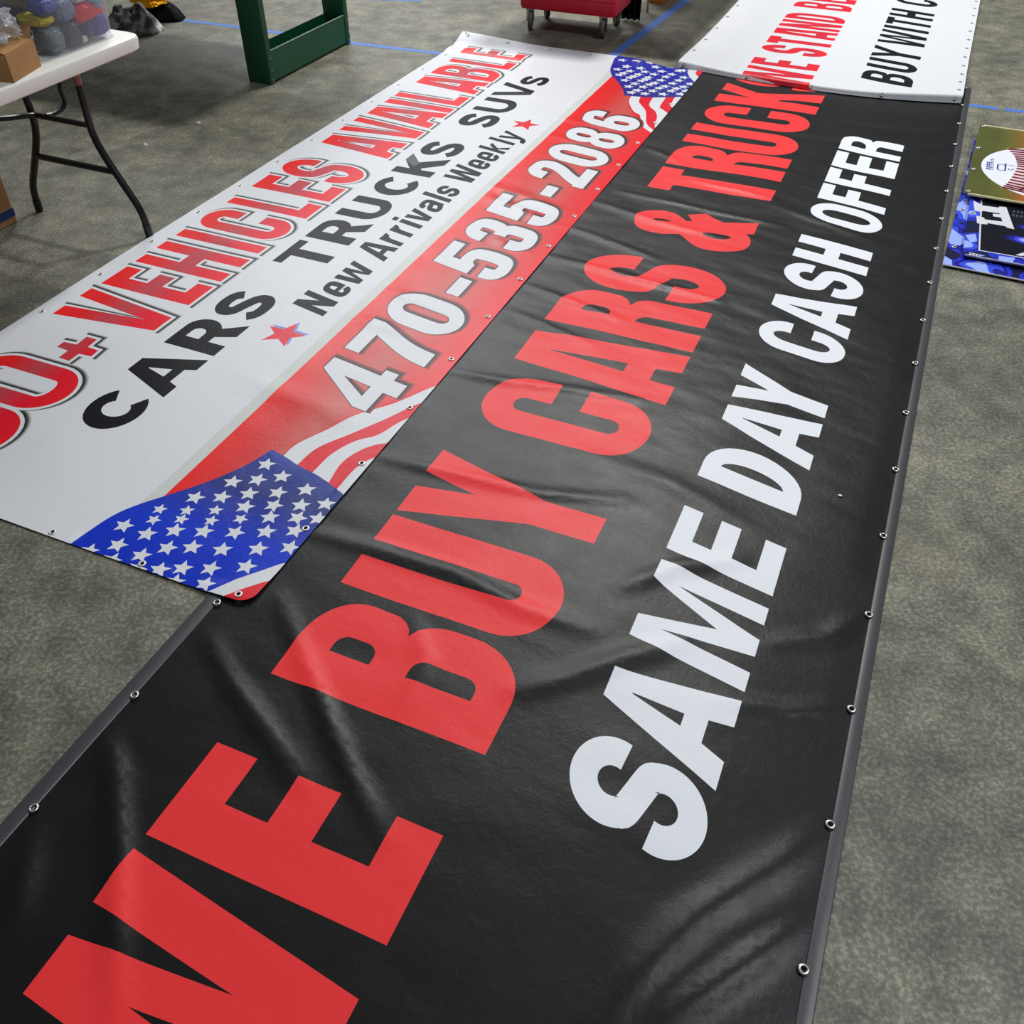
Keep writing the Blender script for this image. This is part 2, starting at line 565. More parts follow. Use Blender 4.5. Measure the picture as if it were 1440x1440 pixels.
def g_low(ch, x0, x1, y0, y1, s, t, xh=None):
    """lower case; y0 = x-height top (ascender letters get their own y0)"""
    H = y1 - y0
    W = x1 - x0
    if ch == 'e':
        return [unitpen([(1, .55), (1, .3), (.87, .05), (.5, 0), (.12, .06), (0, .3), (0, .68), (.12, .94), (.5, 1), (.85, .95), (.99, .76)], x0, x1, y0, y1, s, t, 5),
                [box(x0 + s * .6, x1, y0 + .46 * H, y0 + .46 * H + t * .8)]]
    if ch == 'w':
        return g_W(x0, x1, y0, y1, s, t, ny=y0 + .72 * H, by=y0 + .38 * H, ft=s * 1.05, fi=.2)
    if ch == 'r':
        return [[box(x0, x0 + s, y0, y1)], unitpen([(0, .35), (.3, .08), (.75, 0), (1, .02)], x0, x1 + s * .3, y0, y1, s, t, 4)]
    if ch == 'i':
        return [[box(x0, x0 + s, y0, y1)], [box(x0, x0 + s, y0 - .04, y0 - .04 + t * 1.0)]]
    if ch == 'l':
        return [[box(x0, x0 + s, y0, y1)]]
    if ch == 'v':
        return g_V(x0, x1, y0, y1, s, t, ft=s * 1.25, ny=y0 + .68 * H)
    if ch == 'a':
        return [unitpen([(0, .27), (.1, .06), (.5, 0), (.9, .06), (1, .25), (1, .6), (1, 1.0)], x0, x1 - .004, y0, y1, s, t, 5),
                unitpen([(1, .42), (.55, .45), (.1, .55), (0, .75), (.12, .97), (.45, 1), (.85, .9), (1, .72)], x0, x1 - .004, y0, y1, s, t, 5)]
    if ch == 's':
        return [unitpen(S_C, x0, x1, y0, y1, s, t, 2)]
    if ch == 'k':
        return [[box(x0, x0 + s, y0, y1)], [[(x0 + s * .9, y0 + .72 * H), (x0 + s * .9, y0 + .52 * H), (x1 - s, y0 + .28 * H), (x1, y0 + .28 * H), (x0 + W * .55, y0 + .62 * H), (x1 + .004, y1), (x1 - s * .95, y1), (x0 + W * .42, y0 + .68 * H)]]]
    if ch == 'y':
        c = (x0 + x1) / 2
        return [[[(x0, y0), (x0 + s, y0), (c + .003, y0 + .66 * H), (x1 - s, y0), (x1, y0), (c + s * .3, y1 + .016), (c - s * .4, y1 + .036), (x0 + .004, y1 + .038), (x0 + .004, y1 + .014), (c - s * .55, y1 + .004), (c - s * .5, y1 - .012)]]]
    raise KeyError(ch)


def shear(pieces, k, yb):
    return [[[(x + k * (yb - y), y) for x, y in r] for r in pc] for pc in pieces]


def shift(pieces, dx, dy):
    return [[[(x + dx, y + dy) for x, y in r] for r in pc] for pc in pieces]


def inside(pt, ring):
    x, y = pt
    c = False
    n = len(ring)
    for i in range(n):
        x0, y0 = ring[i]
        x1, y1 = ring[(i + 1) % n]
        if (y0 > y) != (y1 > y) and x < (x1 - x0) * (y - y0) / (y1 - y0) + x0:
            c = not c
    return c


def grow(pieces, d):
    """outset every outer ring by d and shrink every hole by d"""
    out = []
    for pc in pieces:
        rings = []
        for ri, r in enumerate(pc):
            P = np.array([q for i, q in enumerate(r) if math.hypot(q[0] - r[i - 1][0], q[1] - r[i - 1][1]) > 1e-5], float)
            if len(P) < 3:
                continue
            A = 0.5 * np.sum(P[:, 0] * np.roll(P[:, 1], -1) - np.roll(P[:, 0], -1) * P[:, 1])
            if A < 0:
                P = P[::-1]
            hole = sum(inside(tuple(P[0] + 1e-6), q) for j, q in enumerate(pc) if j != ri) % 2 == 1
            e = np.roll(P, -1, 0) - P
            e /= np.linalg.norm(e, axis=1)[:, None] + 1e-12
            nn = np.stack([e[:, 1], -e[:, 0]], 1)
            n0 = np.roll(nn, 1, 0)
            m = nn + n0
            den = np.maximum((m * nn).sum(1), .55)[:, None]
            off = m / den * (d if not hole else -d)
            Q = P + off
            if hole:
                wd = P.max(0) - P.min(0)
                if min(wd) < 2.2 * d:
                    continue
            rings.append([tuple(q) for q in Q])
        if rings:
            out.append(rings)
    return out


def pieces_mask(pieces, X, Y):
    tot = np.zeros(len(X), bool)
    for pc in pieces:
        al = [q for r in pc for q in r]
        a = np.array(al)
        sel = np.where((X >= a[:, 0].min()) & (X <= a[:, 0].max()) & (Y >= a[:, 1].min()) & (Y <= a[:, 1].max()) & ~tot)[0]
        if len(sel) == 0:
            continue
        x, y = X[sel], Y[sel]
        c = np.zeros(len(sel), bool)
        for r in pc:
            P = np.array(r)
            Q = np.roll(P, -1, 0)
            for (ax, ay), (bx, by) in zip(P, Q):
                if ay == by:
                    continue
                cond = (ay > y) != (by > y)
                c ^= cond & (x < (bx - ax) * (y - ay) / (by - ay) + ax)
        tot[sel[c]] = True
    return tot


def sheet_mesh(name, u0, u1, v0, v1, step, layers, height, mats, holes=(), hole_r=.0052, parent=None, base_mat=0, cut=None, warp=None):
    verts, edges = [], []

    def ring(r):
        s = len(verts)
        pts = []
        for (x, y) in r:
            x = min(max(x, u0), u1)
            y = min(max(y, v0), v1)
            if not pts or math.hypot(x - pts[-1][0], y - pts[-1][1]) > 2e-4:
                pts.append((x, y))
        if len(pts) > 1 and math.hypot(pts[0][0] - pts[-1][0], pts[0][1] - pts[-1][1]) < 2e-4:
            pts.pop()
        if len(pts) < 3:
            return
        sub = []
        for i_, a_ in enumerate(pts):      # long straight outlines follow the folds of the sheet too
            b_ = pts[(i_ + 1) % len(pts)]
            k_ = max(1, int(math.hypot(b_[0] - a_[0], b_[1] - a_[1]) / (step * .9)))
            sub += [(a_[0] + (b_[0] - a_[0]) * q_ / k_, a_[1] + (b_[1] - a_[1]) * q_ / k_) for q_ in range(k_)]
        pts = sub
        verts.extend(Vector(p) for p in pts)
        n = len(pts)
        edges.extend((s + i, s + (i + 1) % n) for i in range(n))
    nu, nv = int(round((u1 - u0) / step)), int(round((v1 - v0) / step))
    border = [(u0 + (u1 - u0) * i / nu, v0) for i in range(nu)] + [(u1, v0 + (v1 - v0) * j / nv) for j in range(nv)]
    border += [(u1 - (u1 - u0) * i / nu, v1) for i in range(nu)] + [(u0, v1 - (v1 - v0) * j / nv) for j in range(nv)]
    ring(border)
    for i in range(1, nu):
        for j in range(1, nv):
            verts.append(Vector((u0 + (u1 - u0) * (i + .31 * (j % 2)) / nu if i < nu - 1 else u0 + (u1 - u0) * i / nu, v0 + (v1 - v0) * j / nv)))
    for pieces, mi in layers:
        for pc in pieces:
            for r in pc:
                ring(r)
    hp = [[arc(hx, hy, hole_r, hole_r, 0, 324, 9)] for hx, hy in holes] + [[c] for c in (cut or [])]
    for pc in hp:
        ring(pc[0])
    vo, eo, fo, *_ = delaunay_2d_cdt(verts, edges, [], 0, 1e-5)
    V = np.array([(p.x, p.y) for p in vo])
    F = np.array([f for f in fo if len(f) == 3])
    cen = V[F].mean(1)
    keep = (cen[:, 0] > u0 - 1e-6) & (cen[:, 0] < u1 + 1e-6) & (cen[:, 1] > v0 - 1e-6) & (cen[:, 1] < v1 + 1e-6)
    if hp:
        keep &= ~pieces_mask(hp, cen[:, 0], cen[:, 1])
    F = F[keep]
    cen = cen[keep]
    idx = np.full(len(F), base_mat, int)
    for pieces, mi in layers:
        idx[pieces_mask(pieces, cen[:, 0], cen[:, 1])] = mi
    a, b, c = V[F[:, 0]], V[F[:, 1]], V[F[:, 2]]
    cr = (b[:, 0] - a[:, 0]) * (c[:, 1] - a[:, 1]) - (b[:, 1] - a[:, 1]) * (c[:, 0] - a[:, 0])
    good = np.abs(cr) > 1e-10
    F, idx, cr = F[good], idx[good], cr[good]
    fl = cr > 0          # y is mirrored (local y = -v), so flip to keep normals up
    F[fl] = F[fl][:, ::-1]
    me = bpy.data.meshes.new(name)
    me.from_pydata([(x + (warp(x, y) if warp else 0), -y, height(x, y)) for x, y in V], [], F.tolist())
    me.polygons.foreach_set('material_index', idx.astype(np.int32))
    me.polygons.foreach_set('use_smooth', np.ones(len(F), bool))
    me.update()
    e = .004
    nn = []
    for x, y in V:
        gx = (height(x + e, y) - height(x - e, y)) / (2 * e)
        gy = (height(x, y + e) - height(x, y - e)) / (2 * e)
        nn.append(Vector((-gx, gy, 1)).normalized())
    me.normals_split_custom_set_from_vertices(nn)
    return link(name, me, parent, mats)


def grommet_mesh(name, m):
    bm = bmesh.new()
    add_lathe(bm, [(.0056, -.0004), (.0056, .0016), (.0068, .0026), (.0084, .0026), (.0106, .0012), (.0108, -.0004)], 20, closed=True)
    me = bpy.data.meshes.new(name)
    bmesh.ops.recalc_face_normals(bm, faces=bm.faces)
    bm.to_mesh(me)
    bm.free()
    for p in me.polygons:
        p.use_smooth = True
    me.materials.append(m)
    return me


def place_grommets(parent, me, spots, height, warp=None):
    for (u, v) in spots:
        o = bpy.data.objects.new('grommet', me)
        COL.objects.link(o)
        o.parent = parent
        e = .012
        dzu = (height(u + e, v) - height(u - e, v)) / (2 * e)
        dzv = (height(u, v + e) - height(u, v - e)) / (2 * e)
        o.location = (u + (warp(u, v) if warp else 0), -v, height(u, v) + .0006)
        o.rotation_euler = Vector((-dzu, dzv, 1)).to_track_quat('Z', 'X').to_euler()


def nz(x, y, sc, seed=0.0):
    return noise.noise(Vector((x * sc + seed, y * sc - seed * .7, seed * 1.3)))


def seg_ridge(u, v, a, b, w):
    ax, ay = a
    bx, by = b
    dx, dy = bx - ax, by - ay
    L2 = dx * dx + dy * dy
    t = ((u - ax) * dx + (v - ay) * dy) / L2
    tc = min(1, max(0, t))
    px_, py_ = ax + tc * dx, ay + tc * dy
    d2 = (u - px_) ** 2 + (v - py_) ** 2
    f = math.sin(PI * min(1, max(0, .08 + .84 * tc)))
    return f * math.exp(-d2 / (w * w))


def smooth(a, b, x):
    t = min(1, max(0, (x - a) / (b - a)))
    return t * t * (3 - 2 * t)


# ------------------------------------------------------------------ materials
M_black = vinyl('black_vinyl', [(0, (21, 21, 22))], rough=.40, spec=.22)
M_red = vinyl('red_print', [(0, (230, 56, 58))], rough=.42)
M_white = vinyl('white_print', [(0, (222, 226, 232))], rough=.46)
M_web = mat('webbing_hem', (58, 59, 63), .40, .5, var=.1, vscale=240)
t, N, L, p = nt(M_web)
wv = N.new('ShaderNodeTexWave')
wv.wave_type = 'BANDS'
wv.bands_direction = 'DIAGONAL'
wv.inputs['Scale'].default_value = 125
tcw = N.new('ShaderNodeTexCoord')
L.new(tcw.outputs['Object'], wv.inputs['Vector'])
crw = N.new('ShaderNodeValToRGB')
crw.color_ramp.elements[0].color = (*lin((34, 35, 38)), 1)
crw.color_ramp.elements[1].color = (*lin((72, 73, 78)), 1)
L.new(wv.outputs['Fac'], crw.inputs['Fac'])
L.new(crw.outputs['Color'], p.inputs['Base Color'])
M_grom = mat('nickel_grommet', (205, 205, 200), .3, .5, metal=.85)
M_grom_dull = mat('dull_grommet', (150, 148, 142), .42, .5, metal=.7)
M_cloud = vinyl('white_vinyl', [(0, (209, 212, 217))], rough=.40)
M_grey = vinyl('grey_print_band', [(0, (196, 199, 196))], rough=.40)
M_redgrad = vinyl('red_letter_gradient', [(0, (226, 26, 26)), (.22, (212, 26, 30)), (.5, (176, 62, 72)), (.74, (214, 22, 44)), (1, (222, 26, 36))], 'Y', -.05, -.455, rough=.40)
M_sh1 = vinyl('shadow_print_dark', [(0, (52, 54, 54))], rough=.40)
M_sh2 = vinyl('shadow_print_mid', [(0, (118, 120, 118))], rough=.40)
M_sh3 = vinyl('shadow_print_light', [(0, (182, 184, 182))], rough=.40)
M_ink = vinyl('black_print', [(0, (22, 23, 28))], rough=.42, spec=.10)
M_ink2 = vinyl('faded_black_print', [(0, (70, 74, 84))], rough=.42)
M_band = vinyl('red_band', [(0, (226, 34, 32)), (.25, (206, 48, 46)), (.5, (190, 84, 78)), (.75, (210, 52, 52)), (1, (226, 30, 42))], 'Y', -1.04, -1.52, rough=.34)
M_flagred = vinyl('flag_red', [(0, (214, 28, 46))], rough=.36)
M_flagblue = vinyl('flag_blue', [(0, (10, 44, 176)), (.35, (14, 52, 190)), (.7, (36, 48, 116)), (1, (20, 52, 150))], 'X', -.32, .26, rough=.34)
M_flagblue2 = vinyl('flag_blue_far', [(0, (44, 48, 128)), (.45, (34, 42, 150)), (1, (20, 34, 160))], 'X', 3.66, 4.25, rough=.32)
M_bsh1 = vinyl('phone_shadow_dark', [(0, (74, 46, 48))], rough=.38)
M_bsh2 = vinyl('phone_shadow_mid', [(0, (138, 62, 62))], rough=.38)
M_starblue = vinyl('star_blue_edge', [(0, (130, 140, 205))], rough=.4)
M_redgrad3 = vinyl('red_banner_gradient', [(0, (226, 30, 44)), (.3, (196, 44, 60)), (.55, (206, 40, 52)), (.8, (190, 44, 62)), (1, (226, 34, 46))], 'Y', -.28, -.68, rough=.40)

# ------------------------------------------------------------------ floor
mf = bpy.data.materials.new('polished_concrete')
t, N, L, p = nt(mf)
tc = N.new('ShaderNodeTexCoord')


def fnoise(scale, detail, rough_=.6, dist=0.0, vec=None):
    q = N.new('ShaderNodeTexNoise')
    q.inputs['Scale'].default_value = scale
    q.inputs['Detail'].default_value = detail
    q.inputs['Roughness'].default_value = rough_
    q.inputs['Distortion'].default_value = dist
    L.new(vec or tc.outputs['Object'], q.inputs['Vector'])
    return q


def ramp(sock, stops):
    cr = N.new('ShaderNodeValToRGB')
    e = cr.color_ramp.elements
    while len(e) < len(stops):
        e.new(.5)
    for i, (q, c) in enumerate(stops):
        e[i].position = q
        e[i].color = (*lin(c), 1) if len(c) == 3 else c
    L.new(sock, cr.inputs['Fac'])
    return cr.outputs['Color']


def mixc(mode, fac, a, b):
    q = N.new('ShaderNodeMix')
    q.data_type = 'RGBA'
    q.blend_type = mode
    if isinstance(fac, float):
        q.inputs[0].default_value = fac
    else:
        L.new(fac, q.inputs[0])
    L.new(a, q.inputs[6])
    L.new(b, q.inputs[7])
    return q.outputs[2]


c1 = ramp(fnoise(1.4, 7, .66, .3).outputs['Fac'], [(.34, (126, 127, 117)), (.5, (144, 143, 131)), (.66, (160, 157, 145))])
c2 = ramp(fnoise(8, 5, .62, .2).outputs['Fac'], [(.34, (158, 159, 158)), (.5, (214, 213, 208)), (.64, (255, 255, 246))])
col = mixc('MULTIPLY', .8, c1, c2)
c3 = ramp(fnoise(95, 3, .6, .2).outputs['Fac'], [(.40, (150, 150, 143)), (.52, (196, 196, 190)), (.62, (255, 255, 250))])
col = mixc('MULTIPLY', .75, col, c3)
# warm and cool stains
st = ramp(fnoise(1.7, 5, .6, .8).outputs['Fac'], [(.56, (0, 0, 0)), (.74, (255, 255, 255))])
warm = N.new('ShaderNodeRGB')
warm.outputs[0].default_value = (*lin((112, 106, 84)), 1)
col = mixc('MIX', .0, col, warm.outputs[0])
mx = N.new('ShaderNodeMix')
mx.data_type = 'RGBA'
mm = N.new('ShaderNodeMath')
mm.operation = 'MULTIPLY'
mm.inputs[1].default_value = .45
L.new(st, mm.inputs[0])
L.new(mm.outputs[0], mx.inputs[0])
L.new(col, mx.inputs[6])
L.new(warm.outputs[0], mx.inputs[7])
col = mx.outputs[2]
# pale specks of plaster and paint
vor = N.new('ShaderNodeTexVoronoi')
vor.inputs['Scale'].default_value = 5.5
L.new(tc.outputs['Object'], vor.inputs['Vector'])
spk = ramp(vor.outputs['Distance'], [(.0, (255, 255, 255)), (.022, (255, 255, 255)), (.036, (0, 0, 0))])
pale = N.new('ShaderNodeRGB')
pale.outputs[0].default_value = (*lin((190, 188, 178)), 1)
wn = fnoise(1.3, 2)
gate = ramp(wn.outputs['Fac'], [(.5, (0, 0, 0)), (.56, (170, 170, 170))])
col = mixc('MIX', mixc('MULTIPLY', 1.0, spk, gate), col, pale.outputs[0])
sc = ramp(fnoise(2.3, 8, .7, 1.6).outputs['Fac'], [(.30, (92, 92, 90)), (.40, (255, 255, 255))])
col = mixc('MULTIPLY', .45, col, sc)
L.new(col, p.inputs['Base Color'])
rr = N.new('ShaderNodeMapRange')
rr.inputs['To Min'].default_value = .42
rr.inputs['To Max'].default_value = .68
L.new(fnoise(3, 5).outputs['Fac'], rr.inputs['Value'])
L.new(rr.outputs[0], p.inputs['Roughness'])
p.inputs['Specular IOR Level'].default_value = .4
bmp = N.new('ShaderNodeBump')
bmp.inputs['Strength'].default_value = .12
bmp.inputs['Distance'].default_value = .003
L.new(fnoise(60, 5).outputs['Fac'], bmp.inputs['Height'])
L.new(bmp.outputs['Normal'], p.inputs['Normal'])

bm = bmesh.new()
bmesh.ops.create_grid(bm, x_segments=14, y_segments=14, size=1)
for v in bm.verts:
    v.co = Vector((v.co.x * 9, 6.5 + v.co.y * 9.5, 0))
fl = from_bm('floor', bm, mf)
tag(fl, 'grey mottled concrete warehouse floor', 'floor', kind='structure')
# faint pale joint line in the slab
jl = bmesh.new()
jp = [(-1.56, 7.12), (-1.70, 6.86), (-1.874, 6.467), (-1.986, 6.17), (-2.20, 5.716), (-2.45, 5.19)]
ja = [jl.verts.new((x - .003, y, .0006)) for x, y in jp]
jb = [jl.verts.new((x + .003, y, .0006)) for x, y in jp]
for k in range(len(jp) - 1):
    jl.faces.new((ja[k], jb[k], jb[k + 1], ja[k + 1]))
tag(from_bm('trim_1', jl, mat('slab_joint', (158, 156, 146), .7)), 'faint pale joint line in the concrete floor', 'floor', kind='structure')

# ------------------------------------------------------------------ black banner
TB = 1.173153
BW = 1.5002
dB = Vector((math.cos(TB), math.sin(TB), 0))
nB = Vector((math.sin(TB), -math.cos(TB), 0))
OB = Vector((0.53182, 0.65531, 0)) - nB * BW       # u = 0, v = 0

folds = [([(.289, 1.501), (.142, 1.395), (.019, 1.30), (-.122, 1.232), (-.225, 1.20)], .036, .0085), ([(.111, 1.515), (-.016, 1.415), (-.122, 1.337), (-.196, 1.281)], .030, .0085),
         ([(-.084, -.02), (-.175, .096), (-.31, .222), (-.442, .33), (-.557, .427)], .028, .0085), ([(.216, .03), (.134, .155), (.04, .327), (-.045, .482)], .026, .0055),
         ([(.379, .138), (.195, .348), (.034, .537), (-.077, .685)], .024, .0055), ([(-.314, .01), (-.415, .087), (-.507, .147)], .028, .006),
         ([(.35, .781), (.44, .886), (.535, .976), (.648, 1.10)], .030, .0065), ([(.752, .904), (.883, 1.017), (.975, 1.164)], .028, .006), ([(.73, 1.289), (.796, 1.414), (.90, 1.484)], .026, .005),
         ([(.519, 1.219), (.548, 1.358), (.602, 1.484)], .022, .004), ([(.616, .047), (.628, .282), (.633, .49), (.593, .707), (.592, .877)], .028, .0065),
         ([(.975, .102), (.99, .341), (1.009, .579), (1.077, .812)], .026, .006), ([(1.463, .089), (1.482, .288), (1.52, .474), (1.556, .705)], .024, .0055), ([(.187, .574), (.355, .56), (.458, .468)], .025, .003),
         ([(1.24, .62), (1.20, .9), (1.10, 1.2)], .035, .004), ([(1.9, .12), (1.80, .45)], .022, .0045), ([(2.1, .1), (2.0, .5)], .022, .005), ([(2.35, .1), (2.32, .45), (2.28, .8)], .022, .006),
         ([(2.62, .08), (2.50, .5)], .022, .0045), ([(2.9, .1), (2.82, .4), (2.78, .7)], .026, .006), ([(3.05, .15), (3.0, .9)], .022, .005), ([(3.3, .4), (3.26, .8)], .018, .006),
         ([(3.2, .8), (3.0, 1.3)], .03, .005), ([(4.1, .8), (4.15, 1.4)], .03, .005), ([(4.35, .9), (4.40, 1.45)], .025, .004), ([(3.6, .1), (3.5, .3)], .025, .005), ([(4.6, .1), (4.55, .8)], .03, .004)]


def fold_h(u, v, pts, w):
    best, tpos = 1e9, 0
    n = len(pts) - 1
    for k in range(n):
        (ax, ay), (bx, by) = pts[k], pts[k + 1]
        dx, dy = bx - ax, by - ay
        t = min(1, max(0, ((u - ax) * dx + (v - ay) * dy) / (dx * dx + dy * dy)))
        d2 = (u - ax - t * dx) ** 2 + (v - ay - t * dy) ** 2
        if d2 < best:
            best, tpos = d2, (k + t) / n
    return math.exp(-best / (w * w)) * math.sin(PI * (.06 + .88 * tpos)) ** .7


def h_black(u, v):
    h = .0035 + .0042 * (nz(u * .8, v * 1.6, 2.4, 3.1) + .35) + .0016 * nz(u * 1.6, v * .7, 6.5, 8.2)
    # cross creases, stronger past the middle of the banner
    k = .35 + .65 * smooth(.9, 2.0, u) * (1 - .5 * smooth(3.4, 4.4, u))
    h += .0017 * k * nz(u * 1.5 + v * .35, v * .5, 9.0, 1.7) + .0008 * k * nz(u * 1.6 + v * .3, v * .6, 19.0, 5.0)
    for pts, w, A in folds:
        if min(q[0] for q in pts) - .12 < u < max(q[0] for q in pts) + .12:
            h += 1.3 * A * fold_h(u, v, pts, w)
    edge = smooth(-.03, .10, v) * smooth(1.53, 1.42, v)
    h = .0018 + max(0.0, h - .001) * (.25 + .75 * edge) * smooth(-.05, .03, v)
    return h


L1 = []   # red line
y0, y1 = .246, .792
s, tt = .115, .105
L1 += g_W(-.764, -.293, y0, y1, .115, tt, ny=.587, by=.43, ft=.131, fi=.21)
L1 += g_E(-.259, -.026, y0, y1, .117, .104)
L1 += g_B(.176, .458, y0, y1, .113, .088, ym=.489, tm=.096)
L1 += g_U(.488, .767, y0, y1, .108, .106, r=.13)
L1 += g_Y(.786, 1.079, y0, y1, .113, tt, ny=.42, jy=.605, ss=.106)
L1 += g_C(1.244, 1.531, y0, y1, .108, .098, .457, .552, r=.13)
L1 += g_A(1.565, 1.868, y0, y1, .107, tt, ap=.192, ca=.337, cb=.610, cr=.704)
L1 += g_R(1.897, 2.179, y0, y1, .115, .10, ym=.497)
L1 += g_S(2.207, 2.493, y0 - .004, y1 + .005, .106, .10)
L1 += g_T(3.157, 3.414, y0, y1, .124, .105)
L1 += g_R(3.454, 3.733, y0, y1, .118, .10, ym=.492)
L1 += g_U(3.748, 4.029, y0, y1, .110, .105, r=.13)
L1 += g_C(4.078, 4.363, y0, y1, .110, .10, .460, .567, r=.13)
L1 += g_K(4.405, 4.722, y0, y1, .120, tt, leg=.132)
L1 += g_S(4.742, 5.02, y0 - .004, y1 + .005, .106, .10)
# ampersand
bowl = catmull([(2.725, .45), (2.722, .39), (2.734, .345), (2.762, .315), (2.796, .30), (2.839, .291), (2.885, .298), (2.921, .33), (2.94, .381), (2.936, .431), (2.91, .474), (2.882, .503)], 3)
low_ = catmull([(2.865, .763), (2.832, .785), (2.794, .797), (2.746, .793), (2.703, .767), (2.672, .71), (2.659, .648), (2.672, .599), (2.703, .557), (2.741, .52), (2.747, .498), (2.725, .45)], 3)
L1 += [[[tuple(q) for q in bowl] + [(2.892, .527), (2.945, .494), (2.99, .564), (2.958, .606), (2.934, .653), (2.985, .791), (2.878, .793)] + [tuple(q) for q in low_[:-1]],
        [tuple(q) for q in catmull([(2.829, .373), (2.851, .386), (2.859, .411), (2.854, .441), (2.838, .438), (2.823, .408), (2.819, .385)], 3, True)],
        [tuple(q) for q in catmull([(2.785, .594), (2.806, .624), (2.818, .668), (2.815, .705), (2.803, .712), (2.78, .697), (2.768, .667), (2.771, .626)], 3, True)]]]

L2 = []   # white line, slanted
y0, y1 = .974, 1.2685
K = .2
s2, t2 = .072, .056
W2 = []
W2 += g_S(.083, .287, .968, 1.274, .068, .062)
W2 += g_A(.288, .531, y0, y1, .074, .055, ap=.082, ca=1.034, cb=1.158, cr=1.212)
W2 += g_M(.561, .837, y0, y1, .059, .055, ny=1.166, hs=.072, ft=.055)
W2 += g_E(.883, 1.067, y0, y1, .062, .057)
W2 += g_D(1.207, 1.405, y0, y1, .078, .052)
W2 += g_A(1.422, 1.668, y0, y1, .074, .055, ap=.084, ca=1.034, cb=1.157, cr=1.210)
W2 += g_Y(1.634, 1.843, y0, y1, .074, .055, ny=1.079, jy=1.146, ss=.072)
W2 += g_C(1.997, 2.190, .969, 1.274, .067, .052, 1.077, 1.152, r=.10)
W2 += g_A(2.196, 2.441, y0, y1, .074, .055, ap=.082, ca=1.034, cb=1.157, cr=1.212)
W2 += g_S(2.464, 2.661, .968, 1.274, .066, .060)
W2 += g_H(2.694, 2.904, y0, y1, .077, .060)
W2 += g_O(3.062, 3.272, .968, 1.275, .068, .050, r=.105, ri=.06)
W2 += g_F(3.297, 3.476, y0, y1, .069, .057)
W2 += g_F(3.498, 3.675, y0, y1, .069, .057)
W2 += g_E(3.696, 3.892, y0, y1, .069, .058)
W2 += g_R(3.920, 4.130, y0, y1, .069, .052, ym=1.121)
L2 = shear(W2, K, 1.2685)

black = thing('vinyl_banner', 'long black vinyl banner lettered WE BUY CARS & TRUCKS, SAME DAY CASH OFFER', 'banner', OB, TB)
gro_B = [(k * .3048, BW) for k in range(-2, 18)] + [(k * .3048 + .001, 0.0) for k in range(-3, 2)]
sheet_mesh('vinyl_sheet', -1.0, 5.20, -.034, 1.528, .021, [(L1, 1), (L2, 2)], h_black, [M_black, M_red, M_white], holes=gro_B, parent=black)


def hem(name, u0, u1, va, vb, hfun, m, parent, hgt=.0035, skip=()):
    """woven strap sewn along an edge: a low rounded strip following the sheet"""
    bm = bmesh.new()
    nu = int((u1 - u0) / .05)
    prof = [(0, .0006), (.06, .0026), (.5, .0034 + hgt * .5), (.94, .0026), (1, -.0006)]
    rows = []
    for i in range(nu + 1):
        u = u0 + (u1 - u0) * i / nu
        rows.append([bm.verts.new((u, -(va + (vb - va) * a), hfun(u, va + (vb - va) * a) + z)) for a, z in prof])
    for a, b in zip(rows, rows[1:]):
        for k in range(len(prof) - 1):
            bm.faces.new((a[k], a[k + 1], b[k + 1], b[k]))
    return from_bm(name, bm, m, parent)


hem('webbing_hem', -1.0, 5.20, 1.502, 1.531, h_black, M_web, black)
hem('webbing_hem', -1.0, .40, -.002, -.040, h_black, M_web, black)
GB = grommet_mesh('grommet_bright', M_grom)
place_grommets(black, GB, gro_B, lambda u, v: h_black(u, v) + .0042)

# ------------------------------------------------------------------ white vehicles banner
TW = 1.174726
WW = 1.4918
dW = Vector((math.cos(TW), math.sin(TW), 0))
nW = Vector((math.sin(TW), -math.cos(TW), 0))
OW = Vector((-0.55729, 1.78498, 0)) - nW * WW
UE = 4.215                       # far end

wr = [((1.35, .05), (1.28, .5), .03, .003), ((.55, .9), (.45, 1.5), .05, .004), ((2.15, 1.05), (1.98, 1.5), .03, .006), ((2.27, 1.0), (2.12, 1.5), .03, .006),
      ((1.25, 1.0), (1.15, 1.5), .03, .004), ((2.95, 1.0), (2.85, 1.45), .025, .004), ((3.2, .9), (3.15, 1.5), .03, .005), ((3.5, .5), (3.45, 1.1), .05, .004),
      ((1.02, 1.02), (.98, 1.3), .03, .004), ((1.8, 1.2), (1.7, 1.5), .02, .004), ((.2, .2), (-.1, .8), .10, .004), ((2.5, 1.3), (2.42, 1.5), .02, .004)]


def h_white(u, v):
    h = .0035 + .0035 * (nz(u * .7, v * 1.1, 2.2, 11.3) + .3) + .0009 * nz(u * 1.6 + v * .4, v * .6, 7.5, 2.2) * (.4 + .6 * smooth(.9, 1.2, v))
    for a, b, w, A in wr:
        if abs(u - (a[0] + b[0]) / 2) < .5:
            h += A * seg_ridge(u, v, a, b, w)
    h = max(h, .002)
    e = smooth(1.30, 1.42, v)
    h = h * (1 - .75 * e) + .0075 * e            # the right edge lies on the black banner's hem
    # near right corner curls up a little
    h += .008 * smooth(.16, 0, math.hypot(u + .30, v - 1.51))
    # far end lifts, most at the far left corner
    k = smooth(UE - .17, UE + .03, u)
    h += k * (.030 + .022 * smooth(.55, -.03, v)) * (1 - .92 * smooth(1.08, 1.32, v))
    h += .012 * math.exp(-((u - (UE - .20)) / .05) ** 2) * smooth(1.3, .9, v)
    # hem fold at the edges
    dmin = min(v + .035, 1.514 - v, u + .294, UE - u)
    h += .0012 * smooth(.034, .030, dmin)
    return h


